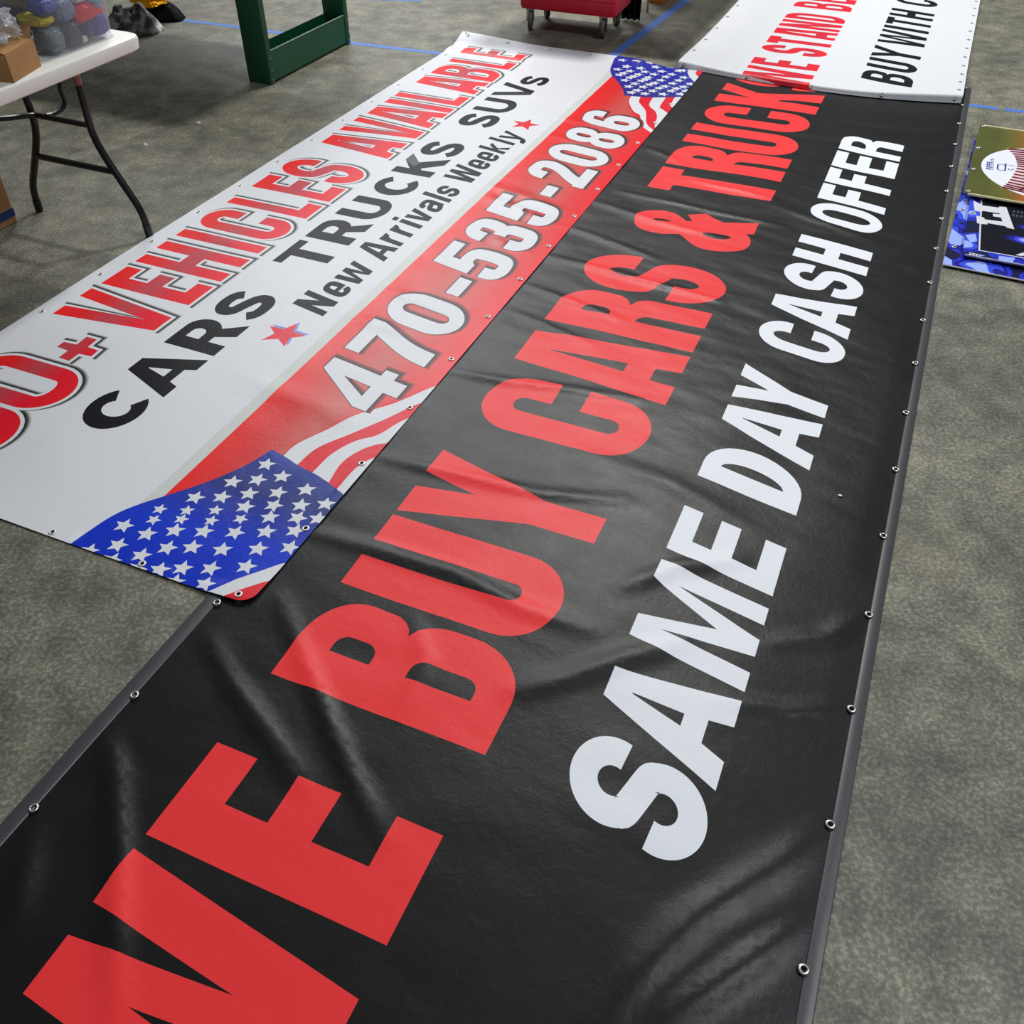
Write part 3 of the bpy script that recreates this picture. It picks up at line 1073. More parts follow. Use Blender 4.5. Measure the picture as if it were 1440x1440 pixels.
r1 = []
y0, y1 = .050, .454
r1 += g_O(-.135, .095, y0 - .004, y1 + .004, .068, .07, r=.115, ri=.028)
r1 += g_O(.112, .345, y0 - .004, y1 + .004, .068, .07, r=.115, ri=.028)
r1 += [[[(.387, .270), (.432, .268), (.437, .216), (.470, .216), (.474, .268), (.527, .264), (.527, .310), (.477, .314), (.474, .362), (.436, .366), (.432, .316), (.385, .316)]]]
r1 += g_V(.599, .800, .043, y1, .063, .07, ft=.096, ny=.370)
r1 += g_E(.843, .990, y0, y1, .072, .07)
r1 += g_H(1.035, 1.226, y0, y1, .066, .074)
r1 += g_I(1.281, 1.344, y0, y1, .06, .07)
r1 += g_C(1.392, 1.574, y0 - .003, y1 + .003, .066, .068, .196, .298, r=.085)
r1 += g_L(1.628, 1.764, y0, y1, .060, .072)
r1 += g_E(1.813, 1.958, y0, y1, .062, .07)
r1 += g_S(1.992, 2.190, y0 - .003, y1 + .004, .068, .07)
r1 += g_A(2.341, 2.552, y0 + .006, y1, .070, .07, ap=.112, ca=.120, cb=.322, cr=.408)
r1 += g_V(2.571, 2.772, y0, y1 + .006, .060, .07, ft=.094, ny=.40)
r1 += g_A(2.776, 3.006, y0 + .012, y1, .072, .07, ap=.112, ca=.127, cb=.328, cr=.401)
r1 += g_I(3.017, 3.085, y0 + .012, y1, .06, .07)
r1 += g_L(3.130, 3.272, y0 + .012, y1, .064, .06)
r1 += g_A(3.330, 3.535, y0 + .018, y1, .066, .07, ap=.118, ca=.136, cb=.317, cr=.41)
r1 += g_B(3.569, 3.760, y0 + .012, y1, .066, .06, ym=.235, tm=.062)
r1 += g_L(3.806, 3.935, y0 + .012, y1, .058, .06)
r1 += g_E(3.984, 4.108, y0 + .004, y1, .052, .066)

b1 = []
y0, y1 = .537, .741
b1 += g_Cr(.121, .335, .552, .733 + .004, .066, .046)
b1 += g_A(.342, .577, y0 - .006, y1, .066, .04, ap=.074, ca=.588, cb=.666, cr=.704)
b1 += g_R(.604, .815, y0 - .004, y1, .066, .042, diag=True)
b1 += g_S(.835, 1.024, .541, .740, .058, .046, S_W)
b1 += g_T(1.256, 1.456, y0, y1 + .004, .060, .041)
b1 += g_R(1.490, 1.702, y0, y1 + .003, .066, .042, diag=True)
b1 += g_U(1.724, 1.930, y0, y1, .064, .044, r=.075)
b1 += g_Cr(1.975, 2.186, .543, .740, .062, .044)
b1 += g_K(2.222, 2.452, y0, y1, .064, .04, leg=.078)
b1 += g_S(2.462, 2.650, .542, .742, .058, .046, S_W)
b1 += g_S(2.888, 3.082, .542, .742, .058, .046, S_W)
b1 += g_U(3.122, 3.330, y0, y1, .056, .044, r=.075)
b1 += g_V(3.362, 3.594, y0, y1, .056, .04, ft=.069, ny=.69)
b1 += g_S(3.610, 3.770, .591, .745, .048, .036, S_W)
b2 = [[[(2.315, .612), (2.372, .537), (2.452, .537), (2.355, .622)]]]   # worn arm of the K

n1 = []
yb, yt, yx = .9405, .790, .828
s3, t3 = .031, .026
n1 += g_N(.977, 1.086, yt, yb, .034, t3)
n1 += g_low('e', 1.112, 1.199, yx, yb, .032, .024)
n1 += g_low('w', 1.212, 1.365, yx, yb, .032, t3)
n1 += g_A(1.428, 1.551, yt, yb, .035, .024, ap=.05, cb=.885, cr=.910)
n1 += g_low('r', 1.565, 1.627, yx, yb, .032, .026)
n1 += g_low('r', 1.652, 1.712, yx, yb, .032, .026)
n1 += g_low('i', 1.737, 1.77, yx, yb, .033, .026)
n1 += g_low('v', 1.786, 1.884, yx, yb, .033, t3)
n1 += g_low('a', 1.898, 1.997, yx, yb, .032, .024)
n1 += g_low('l', 2.015, 2.05, yt, yb, .034, t3)
n1 += g_low('s', 2.066, 2.155, yx, yb, .031, .025)
n1 += g_W(2.225, 2.388, yt, yb, .031, t3, ny=.885, by=.85, ft=.044, fi=.2)
n1 += g_low('e', 2.398, 2.486, yx, yb, .032, .024)
n1 += g_low('e', 2.501, 2.590, yx, yb, .032, .024)
n1 += g_low('k', 2.612, 2.702, yt, yb, .032, t3)
n1 += g_low('l', 2.734, 2.766, yt, yb, .031, t3)
n1 += g_low('y', 2.780, 2.886, yx, yb, .031, t3)
n1 = shear(n1, .22, yb)
st_r = g_star(.818, .880, .082, .35, ax=.98) + g_star(3.026, .882, .080, .35, ax=.98)
st_b = shift(g_star(.818, .880, .082, .35, ax=.98), .012, .006)

ph = []
y0, y1 = 1.119, 1.428
for ch, xa, xb in (('4', .520, .742), ('7', .770, .978), ('0', 1.001, 1.219), ('5', 1.442, 1.650), ('3', 1.697, 1.900), ('5', 1.945, 2.152), ('2', 2.386, 2.588), ('0', 2.618, 2.828), ('8', 2.868, 3.068), ('6', 3.118, 3.326)):
    ph += g_num(ch, xa, xb, y0 - (.003 if ch in '038265' else 0), y1 + (.003 if ch in '0386' else 0), .080, .056)
ph += g_num('-', 1.276, 1.404, 1.271, 1.328, 0, 0)
ph += g_num('-', 2.232, 2.340, 1.266, 1.325, 0, 0)
ph = shear(ph, .19, y1)

band = [[[(-.4, 1.049), (4.4, 1.049), (4.4, 1.6), (-.4, 1.6)]]]
greyb = [[[(-.4, 1.008), (4.4, 1.008), (4.4, 1.050), (-.4, 1.050)]]]
blue = [[[tuple(q) for q in catmull([(-.345, .945), (-.292, .948), (-.20, .962), (-.141, .980), (-.088, 1.012), (-.036, 1.052), (.03, 1.102), (.106, 1.150), (.18, 1.186), (.257, 1.209)], 3)]
         + [tuple(q) for q in catmull([(.257, 1.209), (.242, 1.27), (.225, 1.32), (.205, 1.40), (.183, 1.46), (.150, 1.54)], 3)] + [(-.085, 1.56), (-.115, 1.53), (-.14, 1.504), (-.231, 1.432), (-.292, 1.394), (-.4, 1.33)]]]
stripes_w = [[[tuple(q) for q in catmull([(.235, 1.258), (.305, 1.262), (.403, 1.308), (.512, 1.360), (.60, 1.432), (.72, 1.50), (.80, 1.56)], 4)] + [tuple(q) for q in catmull([(.70, 1.56), (.62, 1.50), (.515, 1.447), (.422, 1.395), (.316, 1.330), (.222, 1.318)], 4)]],
             [[tuple(q) for q in catmull([(.21, 1.380), (.304, 1.386), (.387, 1.420), (.441, 1.468), (.54, 1.506), (.60, 1.56)], 4)] + [tuple(q) for q in catmull([(.44, 1.56), (.414, 1.511), (.368, 1.463), (.285, 1.436), (.190, 1.447)], 4)]],
             [[tuple(q) for q in catmull([(.17, 1.484), (.271, 1.486), (.338, 1.512), (.36, 1.56)], 4)] + [(.10, 1.56)]]]
fl_red1 = [[[(.15, 1.30), (.23, 1.262), (.30, 1.255), (.44, 1.32), (.55, 1.375), (.66, 1.45), (.80, 1.56), (.10, 1.56)]]]
bot_w = [[[(-.4, 1.33), (-.292, 1.394), (-.231, 1.432), (-.14, 1.504), (-.085, 1.56), (-.18, 1.56), (-.212, 1.505), (-.249, 1.473), (-.30, 1.44), (-.4, 1.40)]]]
bot_r = [[[(-.4, 1.40), (-.30, 1.44), (-.249, 1.473), (-.212, 1.505), (-.17, 1.57), (-.4, 1.57)]]]

# stars of the near flag (picture samples already turned into sheet coordinates)
RM = np.array(R)


def floor_pt(x, y):
    dd = np.array([(x - 720) / 1285.0, (y - 720) / 1285.0, 1.0]) @ RM
    k = -CAM_H / dd[2]
    return dd[0] * k, dd[1] * k


def w_uv(x, y):
    X, Y = floor_pt(x, y)
    q = Vector((X, Y, 0)) - OW
    return q.dot(dW), q.dot(nW)


def remap(pieces, O, d_, n_, hf, warp=None):
    out = []
    for pc in pieces:
        rr = []
        for r in pc:
            q_ = []
            for (u, v) in r:
                P = O + d_ * u + n_ * v
                a, b = u, v
                for _ in range(4):
                    k = 1 - hf(a, b) / CAM_H
                    Q = Vector((P.x * k, P.y * k, 0)) - O
                    b = Q.dot(n_)
                    a = Q.dot(d_) - (warp(Q.dot(d_), b) if warp else 0)
                q_.append((a, b))
            rr.append(q_)
        out.append(rr)
    return out


near_st = [(1030, 178), (875, 258), (990, 248), (1103, 235), (703, 330), (825, 328), (950, 313), (1083, 310), (1215, 300), (540, 383), (665, 390), (797, 390), (932, 373), (1065, 370), (1190, 372), (1305, 367), (375, 458), (512, 432), (640, 430), (777, 438), (912, 430), (1047, 425), (1175, 430), (1270, 435), (480, 498), (610, 482), (742, 487), (887, 493), (1030, 493), (1165, 490), (347, 548), (455, 597), (575, 563), (690, 560), (828, 572), (993, 573), (1140, 568), (215, 577), (645, 657), (775, 660), (940, 655), (540, 665), (435, 660), (320, 620), (610, 722), (750, 735)]
stars = []
for i, (a, b) in enumerate(near_st):
    u, v = w_uv(60 + a / 3.273, 600 + b / 3.273)
    stars += g_star(u, v, .0225 if 380 <= b <= 440 and a < 1000 else .0295, random.uniform(-.35, .15) + .25, .45)
far_st = [(225, 150), (400, 155), (575, 165), (165, 247), (275, 217), (320, 268), (455, 235), (240, 295), (190, 317), (430, 312), (510, 278), (650, 220), (370, 335), (320, 352), (555, 350), (625, 310), (720, 272), (260, 385), (465, 392), (520, 373), (775, 342), (850, 310), (380, 428), (570, 440), (635, 420), (715, 385), (305, 465), (490, 470), (690, 485), (765, 462), (860, 425), (940, 388), (1005, 350), (415, 512), (610, 520), (845, 520), (905, 490), (1000, 470), (1085, 432), (340, 540), (510, 555), (740, 562), (960, 560), (1030, 520), (940, 265), (840, 215), (990, 260)]


for a, b in far_st:
    u, v = w_uv(850 + a / 9, 70 + b / 9)
    stars += g_star(u, v, .034, .3, .45)
blue2 = [[[(4.4, .955)] + [tuple(q) for q in catmull([(4.27, .958), (4.169, .975), (4.075, .993), (3.97, 1.036), (3.88, 1.10), (3.763, 1.172), (3.668, 1.209)], 3)]
          + [tuple(q) for q in catmull([(3.668, 1.209), (3.682, 1.29), (3.70, 1.36), (3.735, 1.43), (3.775, 1.505), (3.80, 1.56)], 3)] + [(4.0, 1.56), (4.06, 1.50), (4.12, 1.46), (4.20, 1.425), (4.4, 1.40)]]]
fw = [[[tuple(q) for q in catmull([(3.69, 1.25), (3.592, 1.262), (3.512, 1.294), (3.429, 1.342), (3.389, 1.385), (3.30, 1.42), (3.22, 1.46), (3.15, 1.53)], 4)] + [tuple(q) for q in catmull([(3.19, 1.53), (3.25, 1.475), (3.31, 1.443), (3.375, 1.424), (3.465, 1.393), (3.537, 1.350), (3.601, 1.315), (3.70, 1.30)], 4)]],
      [[tuple(q) for q in catmull([(3.71, 1.364), (3.578, 1.380), (3.499, 1.438), (3.423, 1.470), (3.34, 1.487), (3.27, 1.505), (3.24, 1.56)], 4)] + [tuple(q) for q in catmull([(3.44, 1.56), (3.502, 1.505), (3.547, 1.462), (3.578, 1.440), (3.73, 1.430)], 4)]],
      [[(3.75, 1.474), (3.612, 1.487), (3.56, 1.54), (3.85, 1.56)]]]
fr = [[[(3.70, 1.25), (3.592, 1.255), (3.50, 1.29), (3.40, 1.36), (3.30, 1.42), (3.2, 1.56), (3.85, 1.56)]]]
corner_w = [[[(4.4, 1.40), (4.20, 1.425), (4.12, 1.46), (4.06, 1.50), (3.98, 1.57), (4.4, 1.57)]]]
corner_r = [[[(4.4, 1.47), (4.21, 1.47), (4.15, 1.50), (4.12, 1.56), (4.4, 1.57)]]]

SHX, SHY = .009, .009
wl = [(greyb, 1), (band, 8),
      (fl_red1, 9), (stripes_w, 0), (fr, 9), (fw, 0),
      (blue, 10), (blue2, 11), (bot_w, 0), (bot_r, 9), (corner_w, 0), (corner_r, 9), (stars, 0),
      (shift(grow(r1, .0205), .0085, .0085), 5), (shift(grow(r1, .0180), .0065, .0065), 4), (shift(grow(r1, .0160), .0045, .0045), 3), (grow(r1, .0125), 0), (r1, 2),
      (b1, 6), (b2, 7), (n1, 6), (st_b, 14), (st_r, 9),
      (shift(grow(ph, .0125), .0085, .0065), 13), (shift(grow(ph, .0065), .0065, .005), 12), (grow(ph, .0032), 12), (ph, 0)]
wl = [([(remap([p_], OW, dW, nW, h_white)[0] if max(q[0] for r in p_ for q in r) > 3.7 and min(q[0] for r in p_ for q in r) > 3.1 else p_) for p_ in pc], mi) for pc, mi in wl]
white = thing('vinyl_banner', 'white vinyl banner reading VEHICLES AVAILABLE, with flag corners and a red phone number band', 'banner', OW, TW)
ws = .30073
gro_W = [(k * ws + .5957 - 2 * ws, 0.0) for k in range(0, 16) if k * ws + .5957 - 3 * ws < UE - .05] + [(k * ws, WW) for k in range(0, 14)]
gro_W += [(-.276, 1.472), (-.279, 1.172), (-.279, .872), (-.279, .572), (-.279, .272), (-.279, 0.0)]
gro_W += [(UE - .03, v) for v in (0.02, .29, .57, .83, 1.13)]
sheet_mesh('vinyl_sheet', -.294, UE, -.035, 1.514, .045, wl, h_white,
           [M_cloud, M_grey, M_redgrad, M_sh1, M_sh2, M_sh3, M_ink, M_ink2, M_band, M_flagred, M_flagblue, M_flagblue2, M_bsh1, M_bsh2, M_starblue], holes=gro_W, parent=white,
           cut=[[(-.32, 1.474), (-.294, 1.474)] + arc(-.254, 1.474, .040, .040, 180, 90, 8) + [(-.254, 1.54), (-.32, 1.54)]])
GD = grommet_mesh('grommet_white', mat('pale_grommet', (222, 222, 220), .35, .5, metal=.3))
place_grommets(white, GD, gro_W, h_white)

# ------------------------------------------------------------------ far white banner
bm_u0 = 4.800


def w_far(u, v):
    e = (.12 if v < .75 else .22) * (v - .75) ** 2 - .025
    return e * math.exp(-max(0, u - bm_u0) / .35)


def h_far(u, v):
    x = u - bm_u0
    top = h_fartop(u, v)
    # the near edge rolls over and its hem hangs down in front
    q = min(1, max(0, (x - .002) / .020))
    return .0105 + (top - .0105) * math.sqrt(1 - (1 - q) ** 2)


def h_fartop(u, v):
    x = max(0, u - bm_u0)
    base = .019 + .003 * nz(u * .7, v, 2.0, 6.1)
    return base + (.017 + .014 * smooth(.9, 1.45, v) + .008 * smooth(.3, -.05, v)) * math.exp(-(x / .5) ** 2)


f1 = []
y0, y1 = .284, .678
f1 += g_W(4.806, 5.114, y0, y1, .061, .075, ny=.52, by=.42, ft=.075, fi=.21)
f1 += g_E(5.150, 5.280, y0, y1, .062, .073)
f1 += g_S(5.418, 5.586, y0 - .002, y1 + .004, .066, .072)
f1 += g_T(5.614, 5.770, y0, y1, .070, .072)
f1 += g_A(5.815, 5.992, y0, y1, .059, .07, ap=.128, ca=.357, cb=.548, cr=.62)
f1 += g_N(6.018, 6.190, y0, y1, .060, .07)
f1 += g_D(6.228, 6.392, y0, y1, .062, .068)
f1 += g_B(6.545, 6.715, y0, y1, .062, .066, ym=.47)
f1 += g_E(6.755, 6.885, y0, y1, .062, .072)
f2 = []
y0, y1 = .930, 1.218
f2 += g_B(5.085, 5.275, y0, y1, .062, .050, ym=1.067)
f2 += g_U(5.330, 5.522, y0, y1, .064, .05, r=.08)
f2 += g_Y(5.545, 5.790, y0, y1, .072, .05, ny=1.034, jy=1.09, ss=.068)
f2 += g_W(5.864, 6.176, y0, y1, .056, .05, ny=1.12, by=1.0, ft=.068, fi=.2)
f2 += g_I(6.217, 6.284, y0, y1, .06, .05)
f2 += g_T(6.326, 6.498, y0, y1, .064, .046)
f2 += g_H(6.541, 6.740, y0, y1, .066, .056)
f2 += g_C(6.905, 7.100, y0, y1, .064, .05, 1.03, 1.12, r=.09)
f2 = shear(f2, .20, y1)
f1 = remap(f1, OB, dB, nB, h_fartop, w_far)
f2 = remap(f2, OB, dB, nB, h_fartop, w_far)
lips = [[[(bm_u0 + .0001, -.085), (bm_u0 + .0001, 1.488)] + [(bm_u0 + w_, 1.488 - 1.573 * q_ / 40) for q_ in range(41)]] for w_ in (.002, .0035, .006, .010, .015, .022, .032)]
far = thing('vinyl_banner', 'white vinyl banner reading WE STAND BE, overlapping the far end of the black banner', 'banner', OB, TB)
gro_F = [(bm_u0 + .0052, v) for v in (-.045, .34, .70, 1.08, 1.452)] + [(bm_u0 + .13 + k * .2, 1.462) for k in range(0, 14)] + [(bm_u0 + .30 + k * .3, -.058) for k in range(0, 9)]
sheet_mesh('vinyl_sheet', bm_u0, 7.75, -.085, 1.488, .04, [(lips, 0), (f1, 1), (f2, 2)], h_far, [M_cloud, M_redgrad3, M_ink], holes=gro_F[5:], parent=far, warp=w_far)
GF = grommet_mesh('grommet_dull', M_grom_dull)
place_grommets(far, GF, gro_F, h_far, w_far)

# ------------------------------------------------------------------ stacked printed banners at the right
TS = math.atan2(.9222, .3866)
dS = Vector((.3866, .9222, 0))
nS = Vector((.9222, -.3866, 0))


def camo_mat():
    m = bpy.data.materials.new('blue_camo_print')
    t, N, L, p = nt(m)
    tc = N.new('ShaderNodeTexCoord')
    n = N.new('ShaderNodeTexNoise')
    n.inputs['Scale'].default_value = 5.5
    n.inputs['Detail'].default_value = 1.5
    n.inputs['Distortion'].default_value = .6
    L.new(tc.outputs['Object'], n.inputs['Vector'])
    cr = N.new('ShaderNodeValToRGB')
    cr.color_ramp.interpolation = 'CONSTANT'
    e = cr.color_ramp.elements
    for _ in range(3):
        e.new(.5)
    for i, (q, c) in enumerate([(0, (16, 16, 60)), (.42, (34, 48, 190)), (.5, (22, 24, 130)), (.56, (52, 74, 214)), (.63, (150, 172, 240))]):
        e[i].position = q
        e[i].color = (*lin(c), 1)
    L.new(n.outputs['Fac'], cr.inputs['Fac'])
    L.new(cr.outputs['Color'], p.inputs['Base Color'])
    p.inputs['Roughness'].default_value = .3
    return m


M_camo = camo_mat()
M_navy = vinyl('navy_print', [(0, (20, 20, 52))], rough=.3)
M_lblue = vinyl('pale_blue_print', [(0, (150, 170, 238))], rough=.3)
M_pblack = vinyl('dark_panel_print', [(0, (16, 17, 28))], rough=.34)
M_pwhite = vinyl('silver_print', [(0, (206, 208, 214))], rough=.36)
M_bluebr = vinyl('bright_blue_print', [(0, (50, 60, 220))], rough=.32)
M_blueglow = vinyl('pale_glow_print', [(0, (190, 200, 250))], rough=.32)
M_rim = mat('sheet_edge', (196, 196, 206), .4)


def slab_stack(name, u0, u1, v0, v1, zs, m, parent, sag=.003):
    """folded layers lying under a printed face: each a thin rounded slab"""
    for (z0, z1, du, dv) in zs:
        bm = bmesh.new()
        add_box(bm, u0 + du, u1, -v1, -(v0 + dv), z0, z1, bev=min(.003, (z1 - z0) * .45), seg=2)
        from_bm(name, bm, m, parent)


# bottom: camo banner, folded once
st1 = thing('folded_banner', 'shiny blue camouflage banner lying lowest of the stack beside the black banner', 'banner', dS * 3.72 + nS * .272, TS - .036)


def h_flat(z):
    return lambda u, v: z + .0012 * (nz(u, v, 4.0, 9.0) + .3)


slab_stack('folded_layer', .005, 1.473, .005, 1.08, [(.001, .008, 0, 0)], M_navy, st1)
sheet_mesh('printed_face', 0, 1.473, 0, 1.08, .06,
           [([[[(.22, -.01), (.37, -.01), (.29, .05), (.235, .06), (.20, .045), (.20, .01)]], [[(.01, -.01), (.08, -.01), (.055, .03), (.01, .035)]]], 1)],
           h_flat(.0095), [M_camo, M_lblue], parent=st1)
bm = bmesh.new()
add_tube(bm, [(-.001, 0, .010), (-.003, -.3, .011), (.001, -.7, .010), (-.001, -1.08, .010)], .0035, 8)
from_bm('front_fold', bm, M_rim, st1)
GS = grommet_mesh('grommet_stack', M_grom)
place_grommets(st1, GS, [(.175, .026), (.56, .02), (.95, .018), (1.40, .02)], lambda u, v: .0115)

# middle: dark banner with slab letter
st2 = thing('folded_banner', 'dark printed banner with a silver slab letter and blue glow, middle of the stack', 'banner', (0, 0, 0), TS)
slab_stack('folded_layer', 3.815, 4.62, .345, 1.25, [(.012, .018, .012, .02), (.019, .025, .004, .03)], M_navy, st2)
E_poly = [(4.36, .35), (4.332, .382), (4.322, .384), (4.327, .455), (4.341, .458), (4.346, .486), (4.129, .522), (4.134, .491), (4.145, .489), (4.147, .416), (4.133, .418), (4.127, .392), (4.129, .376), (4.206, .37), (4.195, .402), (4.18, .405), (4.187, .474), (4.227, .468), (4.225, .436), (4.253, .434), (4.259, .463), (4.269, .46), (4.264, .392), (4.253, .391), (4.25, .361)]
panel = [(3.872, .399), (4.45, .385), (4.45, 1.3), (3.885, 1.3)]
line = [(3.866, .393), (4.45, .379), (4.45, .385), (3.872, .399), (3.885, 1.3), (3.879, 1.3)]
def blob(cx, cy, ru, rv):
    return [[(cx + ru * math.cos(a_ * PI / 14) * (1.0 if math.cos(a_ * PI / 14) > 0 else .8), cy + rv * math.sin(a_ * PI / 14)) for a_ in range(28)]]


glows = []
for k_ in range(6):
    f_ = 1 - k_ / 6
    glows.append(([blob(4.035, .62, .014 + .050 * f_, .045 + .105 * f_)] + ([blob(4.165, .62, .012 + .030 * f_, .03 + .07 * f_)] if k_ < 4 else []), 7 + k_))
lens = [[tuple(q) for q in catmull([(4.10, .515), (4.11, .58), (4.09, .66), (4.06, .62), (4.07, .54)], 5, True)]]
glow3 = [[tuple(q) for q in catmull([(4.17, .535), (4.20, .58), (4.19, .68), (4.13, .66), (4.13, .57)], 5, True)]]
slash = [[(3.885, .53), (3.95, .585), (3.94, .60), (3.885, .555)]]
txt = []
for i in range(5):
    txt += [[box(4.305 + .0, 4.325, .513 + i * .016, .513 + i * .016 + .009)], [box(4.262, 4.285, .511 + i * .015, .511 + i * .015 + .009)]]
sheet_mesh('printed_face', 3.805, 4.63, .336, 1.25, .05, [([line], 3) if False else ([[line]], 3), ([[panel]], 1), *glows, ([lens], 1), ([slash], 3), (txt, 6), ([[E_poly]], 3),
                                                         ([[[(3.835, .36), (3.80, .36), (3.80, .385), (3.83, .42)]], [[(3.85, .47), (3.80, .47), (3.80, .52), (3.858, .53)]], [[(3.99, .33), (4.02, .375), (3.95, .385), (3.93, .36)]]], 2)],
           h_flat(.0265), [M_camo, M_pblack, M_lblue, M_pwhite, M_bluebr, M_blueglow, M_ink2] + [vinyl('glow_print', [(0, c_)], rough=.33) for c_ in ((18, 19, 48), (24, 25, 92), (34, 38, 150), (66, 74, 214), (136, 146, 240), (206, 212, 252))], parent=st2)
for k, zz in enumerate((.0155, .0225, .0275)):
    bm = bmesh.new()
    uu = 3.806 + (.010, .004, 0)[k]
    add_tube(bm, [(uu, -.345, zz), (uu - .002, -.6, zz), (uu, -.9, zz), (uu, -1.25, zz)], .0028, 8)
    from_bm('front_fold', bm, (M_navy, M_rim, M_rim)[k], st2)
place_grommets(st2, GS, [(3.812, .372), (3.814, .385), (4.22, .352), (4.58, .35)], lambda u, v: .0285)

# top: baseball banner


def field_mat():
    m = bpy.data.materials.new('olive_field_print')
    t, N, L, p = nt(m)
    tc = N.new('ShaderNodeTexCoord')
    sp = N.new('ShaderNodeSeparateXYZ')
    L.new(tc.outputs['Object'], sp.inputs[0])
    mr = N.new('ShaderNodeMapRange')
    mr.inputs['From Min'].default_value = -.24
    mr.inputs['From Max'].default_value = -.42
    L.new(sp.outputs['Y'], mr.inputs['Value'])
    cr = N.new('ShaderNodeValToRGB')
    e = cr.color_ramp.elements
    for _ in range(2):
        e.new(.5)
    for i, (q, c) in enumerate([(.0, (78, 82, 30)), (.25, (92, 94, 32)), (.6, (120, 92, 34)), (1, (196, 92, 38))]):
        e[i].position = q
        e[i].color = (*lin(c), 1)
    L.new(mr.outputs[0], cr.inputs['Fac'])
    nn = N.new('ShaderNodeTexNoise')
    nn.inputs['Scale'].default_value = 3
    L.new(tc.outputs['Object'], nn.inputs['Vector'])
    mx = N.new('ShaderNodeMix')
    mx.data_type = 'RGBA'
    mx.blend_type = 'OVERLAY'
    mx.inputs[0].default_value = .35
    L.new(cr.outputs['Color'], mx.inputs[6])
    L.new(nn.outputs['Fac'], mx.inputs[7])
    L.new(mx.outputs[2], p.inputs['Base Color'])
    p.inputs['Roughness'].default_value = .36
    return m


M_field = field_mat()
M_ball = vinyl('ball_print', [(0, (220, 224, 232))], rough=.38)
M_ballpink = vinyl('seam_pink_print', [(0, (222, 190, 196))], rough=.38)
M_maroon = vinyl('seam_maroon_print', [(0, (92, 20, 34))], rough=.38)
M_royal = vinyl('royal_blue_print', [(0, (34, 46, 140))], rough=.38)
M_cream = mat('cream_hem', (206, 202, 158), .4, bump=.2, bscale=80)
st3 = thing('folded_banner', 'olive banner printed with a large baseball, topmost of the stack', 'banner', (0, 0, .005), TS - .035)
Rz = Matrix.Rotation(.035, 4, 'Z')


def sr(u, v):                      # stack frame -> this banner's slightly turned frame
    q = Rz @ Vector((u, -v, 0))
    return q.x, -q.y


slab_stack('folded_layer', sr(4.39, .31)[0], sr(4.39, .31)[0] + .88, sr(4.39, .31)[1], sr(4.39, .31)[1] + 1.0, [(.030, .036, .006, .01), (.037, .043, 0, 0)], M_pwhite, st3)
U0, V0 = sr(4.372, .300)
cb = (4.74, .682)
ballp = [[sr(*q) for q in arc(cb[0], cb[1], .322, .322, 0, 355, 60)]]
seam = [(4.495, .452), (4.559, .477), (4.662, .499), (4.773, .514), (4.853, .51), (4.924, .497), (5.00, .462)]
sm = catmull(seam, 6)
fan = [[sr(*q) for q in sm] + [sr(4.99, .60), (sr(4.74, .66)), sr(4.50, .60)]]
inb = [[sr(*q) for q in arc(cb[0], cb[1], .318, .318, 0, 355, 60)]]
stitch = []
for i in range(1, len(sm) - 1, 2):
    q = np.array(sm[i])
    w_ = .0085
    tip = np.array([q[0] + (q[0] - 4.745) * .12, q[1] + .125])
    stitch.append([[sr(q[0] - w_, q[1]), sr(tip[0] - w_ * 1.1, tip[1]), sr(tip[0] + w_ * 1.1, tip[1]), sr(q[0] + w_, q[1] - .002)]])
seamline = [[sr(a, b + .072) for a, b in sm] + [sr(a, b + .082) for a, b in sm[::-1]]]
mono = []
mono += [unitpen([(0, 0), (0, .5), (0, 1)], .0, .012, .0, .07, .009, .009, 4)]
mono = [[[sr(*q) for q in r] for r in pc] for pc in [pen(catmull([(4.775, .432), (4.715, .432), (4.703, .440), (4.703, .456), (4.715, .464), (4.775, .462), (4.778, .445), (4.775, .432)], 4), .0032, .0035),
                                                     pen([(4.80, .466), (4.765, .466)], .003, .003), pen(catmull([(4.784, .478), (4.782, .505)], 4), .0028, .0028), pen(catmull([(4.745, .500), (4.728, .492), (4.728, .480), (4.74, .478)], 4), .003, .003)]]
scr = []
for i in range(7):
    a = 4.69 + i * .021
    scr += [[[sr(*q) for q in r] for r in pc] for pc in [pen(catmull([(a, .400), (a + .012, .404), (a + .006, .412), (a + .017, .408)], 3), .0032, .0030)]]
for i in range(4):
    a = 4.69 + i * .025
    scr += [[[sr(*q) for q in r] for r in pc] for pc in [pen(catmull([(a, .386), (a + .016, .386), (a + .016, .394), (a, .394)], 3), .0036, .0032)]]
sheet_mesh('printed_face', U0, U0 + .905, V0, V0 + 1.0, .05, [(ballp_ if False else [ballp], 1), ([fan], 2), (stitch, 3), ([seamline], 3), (mono, 4), (scr, 4)], h_flat(.0445), [M_field, M_ball, M_ballpink, M_maroon, M_royal], parent=st3)
for uu, zz in ((U0, .042), (U0 + .905, .043)):
    bm = bmesh.new()
    add_tube(bm, [(uu, -V0 - .02, zz), (uu + .002, -V0 - .3, zz + .001), (uu, -V0 - .6, zz), (uu, -V0 - 1.0, zz)], .006, 8)
    from_bm('rolled_hem', bm, M_cream, st3)
place_grommets(st3, GS, [(U0 + .02, V0 + .02), (U0 + .29, V0 + .02), (U0 + .57, V0 + .018), (U0 + .885, V0 + .02)], lambda u, v: .0465)

# ------------------------------------------------------------------ tape lines on the floor
M_tape = mat('blue_masking_tape', (70, 112, 186), .55, .4, var=.12, vscale=14, bump=.2, bscale=90)


